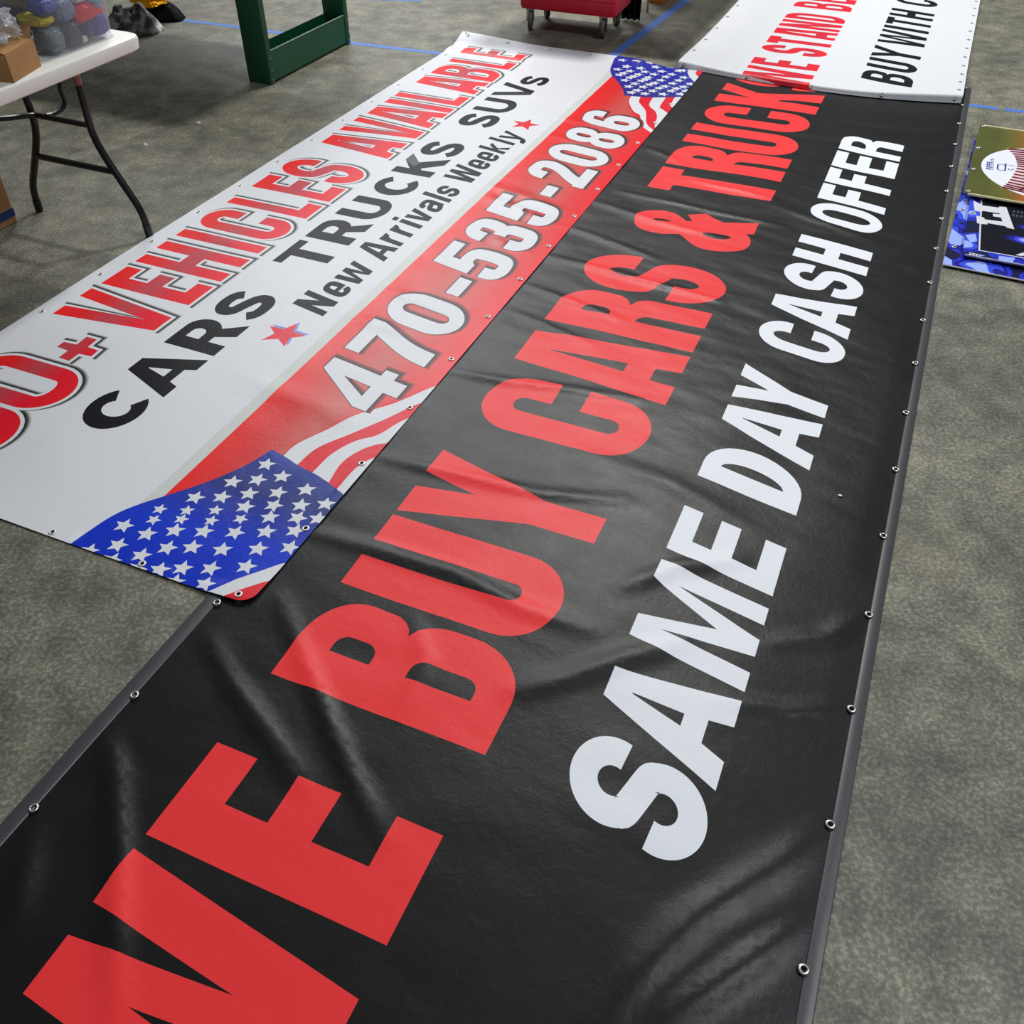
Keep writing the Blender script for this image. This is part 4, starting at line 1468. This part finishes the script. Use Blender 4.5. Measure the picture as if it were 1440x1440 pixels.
def tape(pts, w, label, grp=None):
    bm = bmesh.new()
    P = [Vector((x, y, 0)) for x, y in pts]
    n = 30
    tot = [(P[0] + (P[1] - P[0]) * i / n) if len(P) == 2 else None for i in range(n + 1)]
    if len(P) > 2:
        c = catmull([(q.x, q.y) for q in P], 12)
        tot = [Vector((a[0], a[1], 0)) for a in c]
    top, bot = [], []
    for i, q in enumerate(tot):
        tdir = (tot[min(i + 1, len(tot) - 1)] - tot[max(i - 1, 0)]).normalized()
        s_ = Vector((-tdir.y, tdir.x, 0)) * (w / 2 * (1 + .06 * nz(i * .7, 0, 1.0, 4.4)))
        top.append([bm.verts.new(q + s_ + Vector((0, 0, .0008))), bm.verts.new(q - s_ + Vector((0, 0, .0008)))])
        bot.append([bm.verts.new(q + s_ + Vector((0, 0, .0001))), bm.verts.new(q - s_ + Vector((0, 0, .0001)))])
    for i in range(len(tot) - 1):
        bm.faces.new((top[i][0], top[i][1], top[i + 1][1], top[i + 1][0]))
        bm.faces.new((top[i][0], top[i + 1][0], bot[i + 1][0], bot[i][0]))
        bm.faces.new((top[i][1], bot[i][1], bot[i + 1][1], top[i + 1][1]))
    bm.faces.new((top[0][0], bot[0][0], bot[0][1], top[0][1]))
    bm.faces.new((top[-1][0], top[-1][1], bot[-1][1], bot[-1][0]))
    o = from_bm('floor_tape', bm, M_tape)
    return tag(o, label, 'tape', 'blue tape lines on the floor')


tape([(-2.27, 6.675), (-1.80, 6.51), (-1.06, 6.205), (-.30, 5.94)], .05, 'blue tape line running behind the green steel bench leg')
tape([(.585, 5.985), (.87, 6.58), (1.32, 7.52)], .062, 'blue tape line running back from the flag corner past the red cart')
tape([(2.455, 5.178), (2.605, 5.125)], .045, 'short piece of blue tape touching the far end of the black banner')
tape([(2.635, 5.115), (3.0, 4.985)], .045, 'blue tape piece at the right edge, beyond the gap from the short piece')
tape([(-1.22, 7.235), (-.68, 7.205)], .03, 'faint blue tape strip farthest back, behind the green bench')

# ------------------------------------------------------------------ folding table
dT = Vector((.3866, .9222, 0))
nT = Vector((-.9222, .3866, 0))
CT = Vector((-1.365, 3.615, 0)) + Vector((.3866, .9222, 0)) * .012
AT = math.atan2(.9222, .3866)
M_plast = mat('white_plastic', (228, 228, 222), .45, .5, var=.02, bump=.06, bscale=300)
M_leg = mat('black_painted_steel', (22, 22, 23), .32, .5, var=.2)
M_rust = mat('rusty_bare_steel', (150, 112, 102), .4, .5, metal=.5, var=.35, vscale=90)
table = thing('folding_table', 'white plastic folding table with black wishbone legs at the left', 'table', CT, AT)
# local x = along the table (towards the far end is +), local y = across away from the camera
TL = 1.83
bm = bmesh.new()
o_ = rbox(-TL, 0, 0, .76, .055, .055, 6)
lay = []
for z, ins in ((.690, .012), (.696, .003), (.728, 0), (.736, .003), (.740, .012)):
    lay.append([bm.verts.new((x + (ins if x < -TL / 2 else -ins), y + (ins if y < .38 else -ins), z)) for x, y in o_])
for a, b in zip(lay, lay[1:]):
    for i in range(len(a)):
        bm.faces.new((a[i], a[(i + 1) % len(a)], b[(i + 1) % len(a)], b[i]))
bm.faces.new(lay[-1])
bm.faces.new(lay[0][::-1])
from_bm('table_top', bm, M_plast, table)


def legs(xs, sg):
    prof = [(.232, .692), (.232, .52), (.235, .44), (.232, .39), (.218, .34), (.189, .278), (.145, .198), (.108, .13), (.093, .082), (.088, .022)]
    for side in (0, 1):
        pts = [(xs, a if side == 0 else .76 - a, z) for a, z in prof]
        pts = [(xs, q[0], q[1]) for q in catmull([(a[1], a[2]) for a in pts], 6)]
        bm = bmesh.new()
        add_tube(bm, pts, .0145, 12)
        lg = from_bm('leg', bm, M_leg, table)
        bm = bmesh.new()
        q = Vector(pts[-1])
        d_ = (Vector(pts[-1]) - Vector(pts[-4])).normalized()
        add_tube(bm, [q - d_ * .03, q + d_ * .012, (q + d_ * .021)], [.0165, .0168, .014], 12)
        from_bm('foot_cap', bm, M_leg, lg)
        if side == 0 and sg > 0:
            bm = bmesh.new()
            add_tube(bm, [(xs, .232, .692), (xs, .232, .64), (xs, .232, .60), (xs, .232, .575)], .0158, 12)
            tag(from_bm('leg_sleeve', bm, M_rust, lg), 'rusty bare metal top of the leg', None)
    bm = bmesh.new()
    add_tube(bm, [(xs, .18, .253), (xs, .58, .253)], .013, 10)
    from_bm('crossbar', bm, M_leg, table)
    bm = bmesh.new()
    add_tube(bm, [(xs, .236, .424), (xs, .524, .424)], .011, 10)
    from_bm('crossbar', bm, M_leg, table)
    # folding brace
    bm = bmesh.new()
    br = catmull([(xs - sg * .66, .68), (xs - sg * .40, .565), (xs - sg * .2, .475), (xs - sg * .015, .43)], 5)
    add_tube(bm, [(a[0], .50 - .0 * i, a[1]) for i, a in enumerate(br)], .010, 8)
    from_bm('brace', bm, M_leg, table)
    bm = bmesh.new()
    lp = catmull([(xs, .43), (xs + sg * .03, .425), (xs + sg * .085, .43), (xs + sg * .108, .452), (xs + sg * .106, .50), (xs + sg * .116, .545), (xs + sg * .116, .685)], 6)
    add_tube(bm, [(a[0], .45, a[1]) for a in lp], .0095, 8)
    from_bm('lock_loop', bm, M_leg, table)


legs(-.15, 1)
legs(-TL + .15, -1)

# ------------------------------------------------------------------ clear tub with bagged clothes on the table
def clear_mat(name, tint, alpha, rough=.25):
    m = bpy.data.materials.new(name)
    t, N, L, p = nt(m)
    p.inputs['Base Color'].default_value = (*lin(tint), 1)
    p.inputs['Roughness'].default_value = rough
    tr = N.new('ShaderNodeBsdfTransparent')
    tr.inputs['Color'].default_value = (.96, .96, .97, 1)
    lw = N.new('ShaderNodeLayerWeight')
    lw.inputs['Blend'].default_value = .35
    mr = N.new('ShaderNodeMapRange')
    mr.inputs['To Min'].default_value = alpha
    mr.inputs['To Max'].default_value = min(1, alpha + .26)
    L.new(lw.outputs['Facing'], mr.inputs['Value'])
    mx = N.new('ShaderNodeMixShader')
    L.new(mr.outputs[0], mx.inputs[0])
    L.new(tr.outputs[0], mx.inputs[1])
    L.new(p.outputs[0], mx.inputs[2])
    L.new(mx.outputs[0], N['Material Output'].inputs['Surface'])
    return m


M_tub = clear_mat('frosted_clear_plastic', (222, 224, 230), .05, .22)
M_film = clear_mat('clear_plastic_film', (238, 240, 242), .2, .12)


def lump(name, c, size, m, seed, amp=.25, parent=None, sub=4, floor_z=None, rot=0.0, fold=5.0):
    """a crumpled bundle"""
    bm = bmesh.new()
    bmesh.ops.create_icosphere(bm, subdivisions=sub, radius=1)
    rm = Matrix.Rotation(rot, 3, 'Z')
    for v in bm.verts:
        n0 = v.co.normalized()
        q = Vector((abs(n0.x) ** .62 * math.copysign(1, n0.x), abs(n0.y) ** .62 * math.copysign(1, n0.y), abs(n0.z) ** .62 * math.copysign(1, n0.z)))
        k = 1 + amp * (noise.noise(n0 * 1.7 + Vector((seed, 0, 0))) + .55 * (1 - 2 * abs(noise.noise(n0 * fold * .7 + Vector((0, seed, 0))))) - .2)
        k += amp * .35 * (1 - 2 * abs(noise.noise(n0 * fold * 1.6 + Vector((seed, seed, 0)))))
        w = rm @ Vector((q.x * size[0] * k, q.y * size[1] * k, q.z * size[2] * k))
        v.co = Vector(c) + w
        if floor_z is not None and v.co.z < floor_z:
            v.co.z = floor_z
    o = from_bm(name, bm, m, parent)
    try:
        o.data.set_sharp_from_angle(angle=math.radians(80))
    except Exception:
        pass
    return o


def fab(name, rgb, var=.25, vs=14):
    return mat(name, rgb, .7, .3, var=var, vscale=vs, bump=.4, bscale=60)


def tloc(a, b, z):
    return CT + dT * a + nT * b + Vector((0, 0, z))


TX0, TX1, TY0, TY1 = -.372, -.066, .058, .56
tub = thing('storage_tub', 'clear plastic tub full of bagged colourful clothing on the white folding table', 'tub', tloc(0, 0, .7402), AT)
bm = bmesh.new()
outs, ins = [], []
HT = .34
for z, g in ((0, 0), (.012, -.004), (HT * .5, .006), (HT, .016)):
    ring_ = rbox(TX0 - g, TX1 + g, TY0 - g, TY1 + g, .035, .035, 5)
    outs.append([bm.verts.new((x, y, z + .0005)) for x, y in ring_])
for z, g in ((HT, .013), (HT * .5, .003), (.016, -.007), (.004, -.02)):
    ring_ = rbox(TX0 - g, TX1 + g, TY0 - g, TY1 + g, .033, .033, 5)
    ins.append([bm.verts.new((x, y, z + .0005)) for x, y in ring_])
allr = outs + ins
for a, b in zip(allr, allr[1:]):
    for i in range(len(a)):
        bm.faces.new((a[i], a[(i + 1) % len(a)], b[(i + 1) % len(a)], b[i]))
bm.faces.new(outs[0][::-1])
bm.faces.new(ins[-1])
from_bm('tub_body', bm, M_tub, tub)
bm = bmesh.new()
rg = [rbox(TX0 - g, TX1 + g, TY0 - g, TY1 + g, .04, .04, 5) for g in (.016, .028, .028, .016)]
zz = (HT - .006, HT - .006, HT + .006, HT + .006)
rv = [[bm.verts.new((x, y, z)) for x, y in r] for r, z in zip(rg, zz)]
for k in range(4):
    a, b = rv[k], rv[(k + 1) % 4]
    for i in range(len(a)):
        bm.faces.new((a[i], a[(i + 1) % len(a)], b[(i + 1) % len(a)], b[i]))
from_bm('tub_rim', bm, M_tub, tub)

# bundles: (along, across, height, size, colour, label)
bund = [(-.150, .108, .086, (.066, .038, .030), (236, 40, 58), 'red folded garment pressed against the front of the tub'),
        (-.107, .104, .042, (.031, .036, .036), (84, 80, 150), 'indigo bundle at the far bottom corner of the tub'),
        (-.170, .104, .038, (.028, .036, .030), (60, 62, 112), 'dark purple blue bundle under the red garment in the tub'),
        (-.238, .104, .038, (.036, .036, .036), (78, 78, 92), 'dark grey shiny bundle low at the front of the tub'),
        (-.204, .088, .014, (.012, .020, .012), (226, 222, 210), 'small white bundle at the bottom front of the tub'),
        (-.106, .110, .128, (.030, .042, .040), (96, 178, 204), 'teal bundle high in the far corner of the tub'),
        (-.165, .112, .145, (.028, .040, .026), (236, 228, 212), 'cream bundle above the red garment in the tub'),
        (-.240, .110, .116, (.036, .040, .036), (126, 146, 172), 'blue grey bundle above the dark grey shiny one in the tub'),
        (-.320, .112, .040, (.036, .042, .036), (122, 142, 142), 'grey-green bundle at the near bottom corner of the tub'),
        (-.322, .150, .098, (.034, .060, .018), (232, 212, 34), 'yellow printed bundle on the grey-green one in the tub'),
        (-.318, .108, .140, (.034, .036, .022), (74, 96, 170), 'mid blue bundle above the yellow one in the tub'),
        (-.320, .250, .070, (.036, .040, .058), (40, 60, 150), 'royal blue bundle at the left end of the tub'),
        (-.318, .215, .172, (.036, .050, .040), (104, 110, 74), 'olive bundle above the royal blue one in the tub'),
        (-.316, .120, .196, (.036, .036, .028), (222, 188, 176), 'pinkish beige bundle near the top of the tub'),
        (-.190, .225, .070, (.070, .060, .062), (120, 118, 128), 'grey bundle in the middle of the tub behind the red garment'),
        (-.145, .400, .085, (.045, .070, .062), (150, 70, 78), 'dull red bundle at the back of the tub'),
        (-.285, .410, .085, (.046, .070, .062), (70, 80, 130), 'slate blue bundle at the back left of the tub'),
        (-.200, .260, .200, (.068, .080, .050), (170, 170, 180), 'pale grey bundle on top in the middle of the tub')]
M_glossbag = {}
for i, (a, b, z, sz, rgb, lb) in enumerate(bund):
    m = fab('bundle_cloth', rgb, .3, 30)
    m.node_tree.nodes['Principled BSDF'].inputs['Roughness'].default_value = .38
    o = lump('bagged_garment', (0, 0, 0), [q * .95 for q in sz], m, 3.7 * i + 1.1, .18, fold=8, sub=5)
    o.location = tloc(a, b + .006, .7402 + z + .006)
    o.rotation_euler = (0, 0, AT)
    tag(o, lb, 'clothing', 'bagged garments in the clear tub')

# ------------------------------------------------------------------ cardboard box with plastic bag on the table
M_card = mat('brown_cardboard', (166, 126, 84), .8, .2, var=.10, vscale=12, bump=.15, bscale=120)
M_cardin = mat('cardboard_inside', (140, 106, 70), .85, .2, var=.1)
bxo = tloc(-.609, .008, .7402)
axy = (tloc(-.444, .054, 0) - tloc(-.609, .008, 0)).normalized()
AB = math.atan2(axy.y, axy.x)
cbx = thing('cardboard_box', 'small open brown cardboard box at the left of the table top', 'box', bxo, AB)
LB, WB, HB, TH = .172, .26, .080, .004
bm = bmesh.new()
add_box(bm, 0, LB, 0, TH, 0, HB, .001, 1)
add_box(bm, 0, LB, WB - TH, WB, 0, HB, .001, 1)
add_box(bm, 0, TH, TH, WB - TH, 0, HB, .001, 1)
add_box(bm, LB - TH, LB, TH, WB - TH, 0, HB, .001, 1)
add_box(bm, TH, LB - TH, TH, WB - TH, 0, .004)
from_bm('box_body', bm, M_card, cbx, smooth=False)


def flap(pts, m, parent, th=.003):
    bm = bmesh.new()
    P = [Vector(p) for p in pts]
    nn = (P[1] - P[0]).cross(P[2] - P[0]).normalized() * th
    a = [bm.verts.new(p) for p in P]
    b = [bm.verts.new(p + nn) for p in P]
    bm.faces.new(a[::-1])
    bm.faces.new(b)
    for i in range(len(P)):
        bm.faces.new((a[i], a[(i + 1) % len(P)], b[(i + 1) % len(P)], b[i]))
    return from_bm('box_flap', bm, m, parent, smooth=False)


flap([(0.002, .002, HB), (LB - .002, .002, HB), (LB - .012, .050, HB + .010), (.012, .050, HB + .010)], M_card, cbx)
flap([(LB - .002, .01, HB), (LB - .002, WB - .01, HB), (LB + .050, WB - .03, HB + .030), (LB + .050, .03, HB + .030)], M_cardin, cbx)
bag = lump('plastic_bag', (0, 0, 0), (.058, .095, .044), M_film, 4.2, .5, sub=5, fold=3.2)
bag.location = bxo + Vector((axy.x * .085 - axy.y * .13, axy.y * .085 + axy.x * .13, HB + .058))
bag.rotation_euler = (0, 0, AB)
tag(bag, 'crumpled clear plastic bag poking out of the small cardboard box', 'bag')

# ------------------------------------------------------------------ tall cardboard box beside the table
M_bluep = mat('blue_printed_band', (38, 58, 128), .7, .3, var=.08)
c2 = thing('cardboard_box', 'tall brown cardboard box with a blue band near its base, under the folding table', 'box', (-2.092, 3.644, 0), math.radians(66.5))
bm = bmesh.new()
add_box(bm, -.42, 0, 0, .30, .001, .42, .003, 2)
from_bm('box_body', bm, M_card, c2, smooth=False)
bm = bmesh.new()
for (x0, x1, ya, yb_) in ((-.421, .001, -.0012, .001), (-.0008, .0014, -.0012, .3012), (-.421, .001, .299, .3012), (-.4214, -.4192, -.0012, .3012)):
    add_box(bm, x0, x1, ya, yb_, .030, .062)
from_bm('printed_band', bm, M_bluep, c2, smooth=False)
flap([(-.42, 0, .42), (0, 0, .42), (0, .148, .421), (-.42, .148, .421)], M_card, c2)
flap([(-.42, .152, .421), (0, .152, .421), (0, .30, .42), (-.42, .30, .42)], M_card, c2)

# ------------------------------------------------------------------ heap of clothes on the floor
def drape(name, cx, cy, rx, ry, hz, m, seed, rot=0.0, label=None, cat='clothing', seg=44):
    """a loose heap of cloth: folded sheet with a closed underside"""
    bm = bmesh.new()
    rings = []
    nr = 14
    for j in range(nr + 1):
        r = j / nr
        row = []
        for i in range(seg):
            a = 2 * PI * i / seg
            wob = 1 + .22 * noise.noise(Vector((math.cos(a) * 1.6 + seed, math.sin(a) * 1.6, seed)))
            x, y = r * rx * wob * math.cos(a), r * ry * wob * math.sin(a)
            f = (1 - r ** 4.5)
            q = Vector((x * 9 + seed, y * 9, seed * .7))
            rid = 1 - abs(noise.noise(q)) * 2.2
            z = hz * f * (.62 + .38 * rid) + hz * .30 * (1 - abs(noise.noise(q * 2.3)) * 2) * math.sin(PI * min(1, r * 1.05)) * .8
            z = max(.004 if r > .98 else .010, z)
            row.append(bm.verts.new((x, y, z)))
        rings.append(row)
    for a, b in zip(rings[1:], rings[2:]):
        for i in range(seg):
            bm.faces.new((a[i], a[(i + 1) % seg], b[(i + 1) % seg], b[i]))
    c = rings[1]
    top = bm.verts.new((0, 0, sum(v.co.z for v in c) / seg))
    for v in rings[0]:
        bm.verts.remove(v)
    for i in range(seg):
        bm.faces.new((c[i], c[(i + 1) % seg], top))
    low = [bm.verts.new((v.co.x, v.co.y, .0015)) for v in rings[-1]]
    for i in range(seg):
        bm.faces.new((rings[-1][i], low[i], low[(i + 1) % seg], rings[-1][(i + 1) % seg]))
    bm.faces.new(low)
    o = from_bm(name, bm, m)
    try:
        o.data.set_sharp_from_angle(angle=math.radians(85))
    except Exception:
        pass
    o.location = (cx, cy, 0)
    o.rotation_euler = (0, 0, rot)
    return tag(o, label, cat, 'clothes heaped on the floor')


def camo_grey():
    m = bpy.data.materials.new('grey_camo_cloth')
    t, N, L, p = nt(m)
    tc = N.new('ShaderNodeTexCoord')
    n = N.new('ShaderNodeTexNoise')
    n.inputs['Scale'].default_value = 17
    n.inputs['Detail'].default_value = 2
    L.new(tc.outputs['Object'], n.inputs['Vector'])
    cr = N.new('ShaderNodeValToRGB')
    e = cr.color_ramp.elements
    for _ in range(2):
        e.new(.5)
    for i, (q, c) in enumerate([(.34, (40, 42, 44)), (.44, (104, 106, 108)), (.54, (146, 148, 150)), (.64, (222, 224, 226))]):
        e[i].position = q
        e[i].color = (*lin(c), 1)
    L.new(n.outputs['Fac'], cr.inputs['Fac'])
    L.new(cr.outputs['Color'], p.inputs['Base Color'])
    p.inputs['Roughness'].default_value = .8
    return m


M_blackcloth = fab('black_cloth', (9, 9, 10), .2)
M_blackcloth.node_tree.nodes['Principled BSDF'].inputs['Specular IOR Level'].default_value = .08
drape('garment', -2.47, 6.41, .20, .12, .14, camo_grey(), 2.2, .05, 'grey camouflage garment crumpled on the floor behind the table', seg=64)
drape('garment', -2.41, 6.735, .22, .125, .085, M_blackcloth, 7.7, -.48, 'black garment crumpled on the floor at the end of the heap', seg=64)
y_ = lump('garment', (0, 0, 0), (.105, .075, .030), fab('yellow_cloth', (252, 178, 10), .12), 12.4, .28, sub=5, fold=4)
y_.location = (-2.435, 6.70, .125)
y_.rotation_euler = (.12, .10, -.55)
tag(y_, 'bright yellow garment lying on the black one in the heap', 'clothing', 'clothes heaped on the floor')
drape('garment', -2.84, 6.60, .12, .15, .17, fab('blue_cloth', (40, 74, 140), .3), 17.9, .2, 'blue garment at the left of the heap, mostly hidden by the tub')

# ------------------------------------------------------------------ green steel bench
M_green = mat('green_painted_steel', (22, 84, 58), .42, .5, var=.08, vscale=5)
M_greenedge = mat('pale_green_edge', (120, 140, 122), .5, .4, var=.2, vscale=40)  # paler green for the strip along the rail's upper edge
M_bolt = mat('zinc_bolt', (150, 158, 150), .35, .5, metal=.8)
M_benchtop = mat('bench_worktop', (150, 128, 96), .5, .4, var=.1)
GA = math.atan2(.9225, .386)
bench = thing('work_bench', 'green painted steel work bench standing on the concrete behind the table', 'bench', (-1.372, 5.388, 0), GA)
# local x = along the end frame (away from the camera), local y = to the left along the bench
FL = .868


def endframe(yo):
    for xa in (0.0, FL - .042):
        bm = bmesh.new()
        add_box(bm, xa, xa + .042, yo, yo + .150, .001, .86, .003, 2)
        ps = from_bm('post', bm, M_green, bench)
        for zb in (.022, .075, .135):
            bm = bmesh.new()
            add_lathe(bm, [(.0075, 0), (.0075, .004), (.004, .006)], 10, Matrix.Translation((xa + .021, yo - .0005, zb)) @ Matrix.Rotation(PI / 2, 4, 'X'))
            from_bm('bolt', bm, M_bolt, ps)
    bm = bmesh.new()
    add_box(bm, .0425, FL - .0425, yo + .004, yo + .010, .012, .165, .001, 1)
    add_box(bm, .0425, FL - .0425, yo + .140, yo + .146, .012, .165, .001, 1)
    add_box(bm, .0425, FL - .0425, yo + .010, yo + .140, .012, .018)
    bs = from_bm('base_rail', bm, M_green, bench)
    bm = bmesh.new()
    add_box(bm, .0425, FL - .0425, yo + .002, yo + .014, .1652, .170, .0015, 1)
    tag(from_bm('rail_lip', bm, M_greenedge, bs), 'pale upper edge of the rail', None)


endframe(0.0)
endframe(2.05)
bm = bmesh.new()
add_box(bm, -.13, FL + .10, -.13, 2.30, .861, .905, .004, 2)
from_bm('worktop', bm, M_benchtop, bench)

# ------------------------------------------------------------------ red cart
M_redpl = mat('red_plastic', (208, 18, 50), .42, .5, var=.06, bump=.08, bscale=120)
M_tyre = mat('grey_rubber_tyre', (92, 92, 84), .6, .4, var=.1)
M_hub = mat('dark_wheel_hub', (24, 24, 25), .5)
M_fork = mat('zinc_fork', (150, 150, 145), .4, .5, metal=.8)
CA = math.atan2(-.212, .568)
cart = thing('tub_cart', 'red plastic tub cart on swivel casters beyond the white banner', 'cart', (.022, 6.505, 0), CA)
# local x = along the front, local y = back
CWd = .625
bm = bmesh.new()
bx = [(0, .132), (.012, .150), (.016, .212), (.024, .216), (.050, 1.06), (.062, 1.075), (.062, 1.10)]
rows = []
for g, z in bx:
    rows.append([bm.verts.new((x, y, z)) for x, y in rbox(-g * .4, CWd + g * .4, -g * .4, .40 + g * .4, .03, .03, 5)])
for a, b in zip(rows, rows[1:]):
    for i in range(len(a)):
        bm.faces.new((a[i], a[(i + 1) % len(a)], b[(i + 1) % len(a)], b[i]))
bm.faces.new(rows[0][::-1])
inr = [[bm.verts.new((x, y, z)) for x, y in rbox(g, CWd - g, g, .40 - g, .02, .02, 5)] for g, z in ((-.02, 1.10), (.02, .18))]
for a, b in ((rows[-1], inr[0]), (inr[0], inr[1])):
    for i in range(len(a)):
        bm.faces.new((a[i], a[(i + 1) % len(a)], b[(i + 1) % len(a)], b[i]))
bm.faces.new(inr[1])
from_bm('cart_body', bm, M_redpl, cart)


def caster(x, y, ang):
    c = bpy.data.objects.new('caster', None)
    bm = bmesh.new()
    Mx = Matrix.Translation((x, y, 0)) @ Matrix.Rotation(ang, 4, 'Z')
    for sgn in (-1, 1):
        add_box(bm, -.014, .014, sgn * .022 - .002, sgn * .022 + .002, .058, .126, M=Mx)
    add_box(bm, -.03, .03, -.026, .026, .124, .1315, M=Mx)
    bm2 = bm
    fk = from_bm('caster', bm2, M_fork, cart, smooth=False)
    bpy.data.objects.remove(c)
    Mw = Mx @ Matrix.Translation((0.012, 0, .0625)) @ Matrix.Rotation(PI / 2, 4, 'X')
    bm = bmesh.new()
    add_lathe(bm, [(.048, -.014), (.058, -.014), (.062, -.008), (.0625, 0), (.062, .008), (.058, .014), (.048, .014)], 28, Mw, closed=True)
    from_bm('tyre', bm, M_tyre, fk)
    bm = bmesh.new()
    add_lathe(bm, [(.0001, -.016), (.016, -.016), (.018, -.011), (.048, -.010), (.048, .010), (.018, .011), (.016, .016), (.0001, .016)], 24, Mw)
    from_bm('wheel_hub', bm, M_hub, fk)


AC = math.radians(98) - CA
caster(.060, .030, math.radians(85) - CA)
caster(CWd - .075, .030, math.radians(78) - CA)
caster(.07, .335, AC)
caster(CWd - .07, .335, AC)

# ------------------------------------------------------------------ black cloth and silver leg, under an added top that casts shade
M_blk = fab('black_table_cloth', (10, 10, 13), .15)
sk = thing('skirted_shade_table', 'black cloth and thin silver legs behind the red cart, under an added shade-casting top', 'table', (.735, 6.79, 0), math.atan2(.9222, .3866))
# local x = away, local y = to the left
bm = bmesh.new()
add_box(bm, -.47, 1.7, -.507, -.095, .715, .745, .008, 2)  # unseen top, added and sized to shade the floor right of the cart
add_box(bm, -.02, 1.7, -.12, .02, .7155, .7445, .006, 2)
from_bm('table_top', bm, M_plast, sk)
for (xx, yy) in ((.215, -.085), (1.62, -.38), (1.62, -.03)):
    bm = bmesh.new()
    add_tube(bm, [(xx, yy, .001), (xx, yy, .35), (xx, yy, .715)], .008, 10)
    from_bm('leg', bm, M_fork, sk)
bm = bmesh.new()
rows = []
nw = 40
for j, z in enumerate((.748, .70, .5, .3, .15, .012)):
    row = []
    for i in range(nw + 1):
        f = i / nw
        y = .022 - f * .135
        x = -.03 - (.010 + .012 * (.75 - z)) * math.sin(f * 21 + .6 * math.sin(z * 4)) - .008 * (.75 - z)
        row.append(bm.verts.new((x, y, z)))
    rows.append(row)
for a, b in zip(rows, rows[1:]):
    for i in range(nw):
        bm.faces.new((a[i], a[i + 1], b[i + 1], b[i]))
ck = from_bm('table_skirt', bm, M_blk, sk)
mod = ck.modifiers.new('thickness', 'SOLIDIFY')
mod.thickness = .004

M_wood = mat('orange_brown_wood', (170, 104, 48), .55, .4, var=.15, vscale=20)
bx3 = thing('wooden_crate', 'orange brown crate on the floor beside the blue tape behind the cart', 'crate', (.985, 7.19, 0), math.atan2(.9222, .3866))
bm = bmesh.new()
add_box(bm, 0, .30, -.055, .055, .002, .24, .006, 2)
from_bm('crate_body', bm, M_wood, bx3)
bm = bmesh.new()
add_box(bm, -.004, .304, -.059, .059, .2405, .255, .004, 2)
from_bm('crate_lid', bm, M_wood, bx3)

# ------------------------------------------------------------------ scraps
M_scrap = mat('white_paper_scrap', (232, 232, 228), .6)


def scrap(x, y, z, r, label, seed):
    bm = bmesh.new()
    bmesh.ops.create_icosphere(bm, subdivisions=2, radius=1)
    for v in bm.verts:
        k = 1 + .4 * noise.noise(v.co * 1.8 + Vector((seed, 0, 0)))
        v.co = Vector((v.co.x * r * k, v.co.y * r * .65 * k, max(-.4, v.co.z) * r * .4 * k))
    o = from_bm('paper_scrap', bm, M_scrap)
    o.location = (x, y, z + r * .17)
    tag(o, label, 'scrap', 'white scraps on the floor and banners')


def fp(x, y):
    a, b = floor_pt(x, y)
    return a, b


a, b = fp(1180, 701)
scrap(a, b, .010, .0062, 'white paper scrap lying on the black banner right of SAME', 1.0)
a, b = fp(204, 204)
scrap(a, b, 0, .012, 'white scrap on the bare floor between table leg and bench', 3.0)
a, b = fp(279, 173)
scrap(a, b, 0, .010, 'small pale scrap on the floor beside the corner of the bench shadow', 5.0)
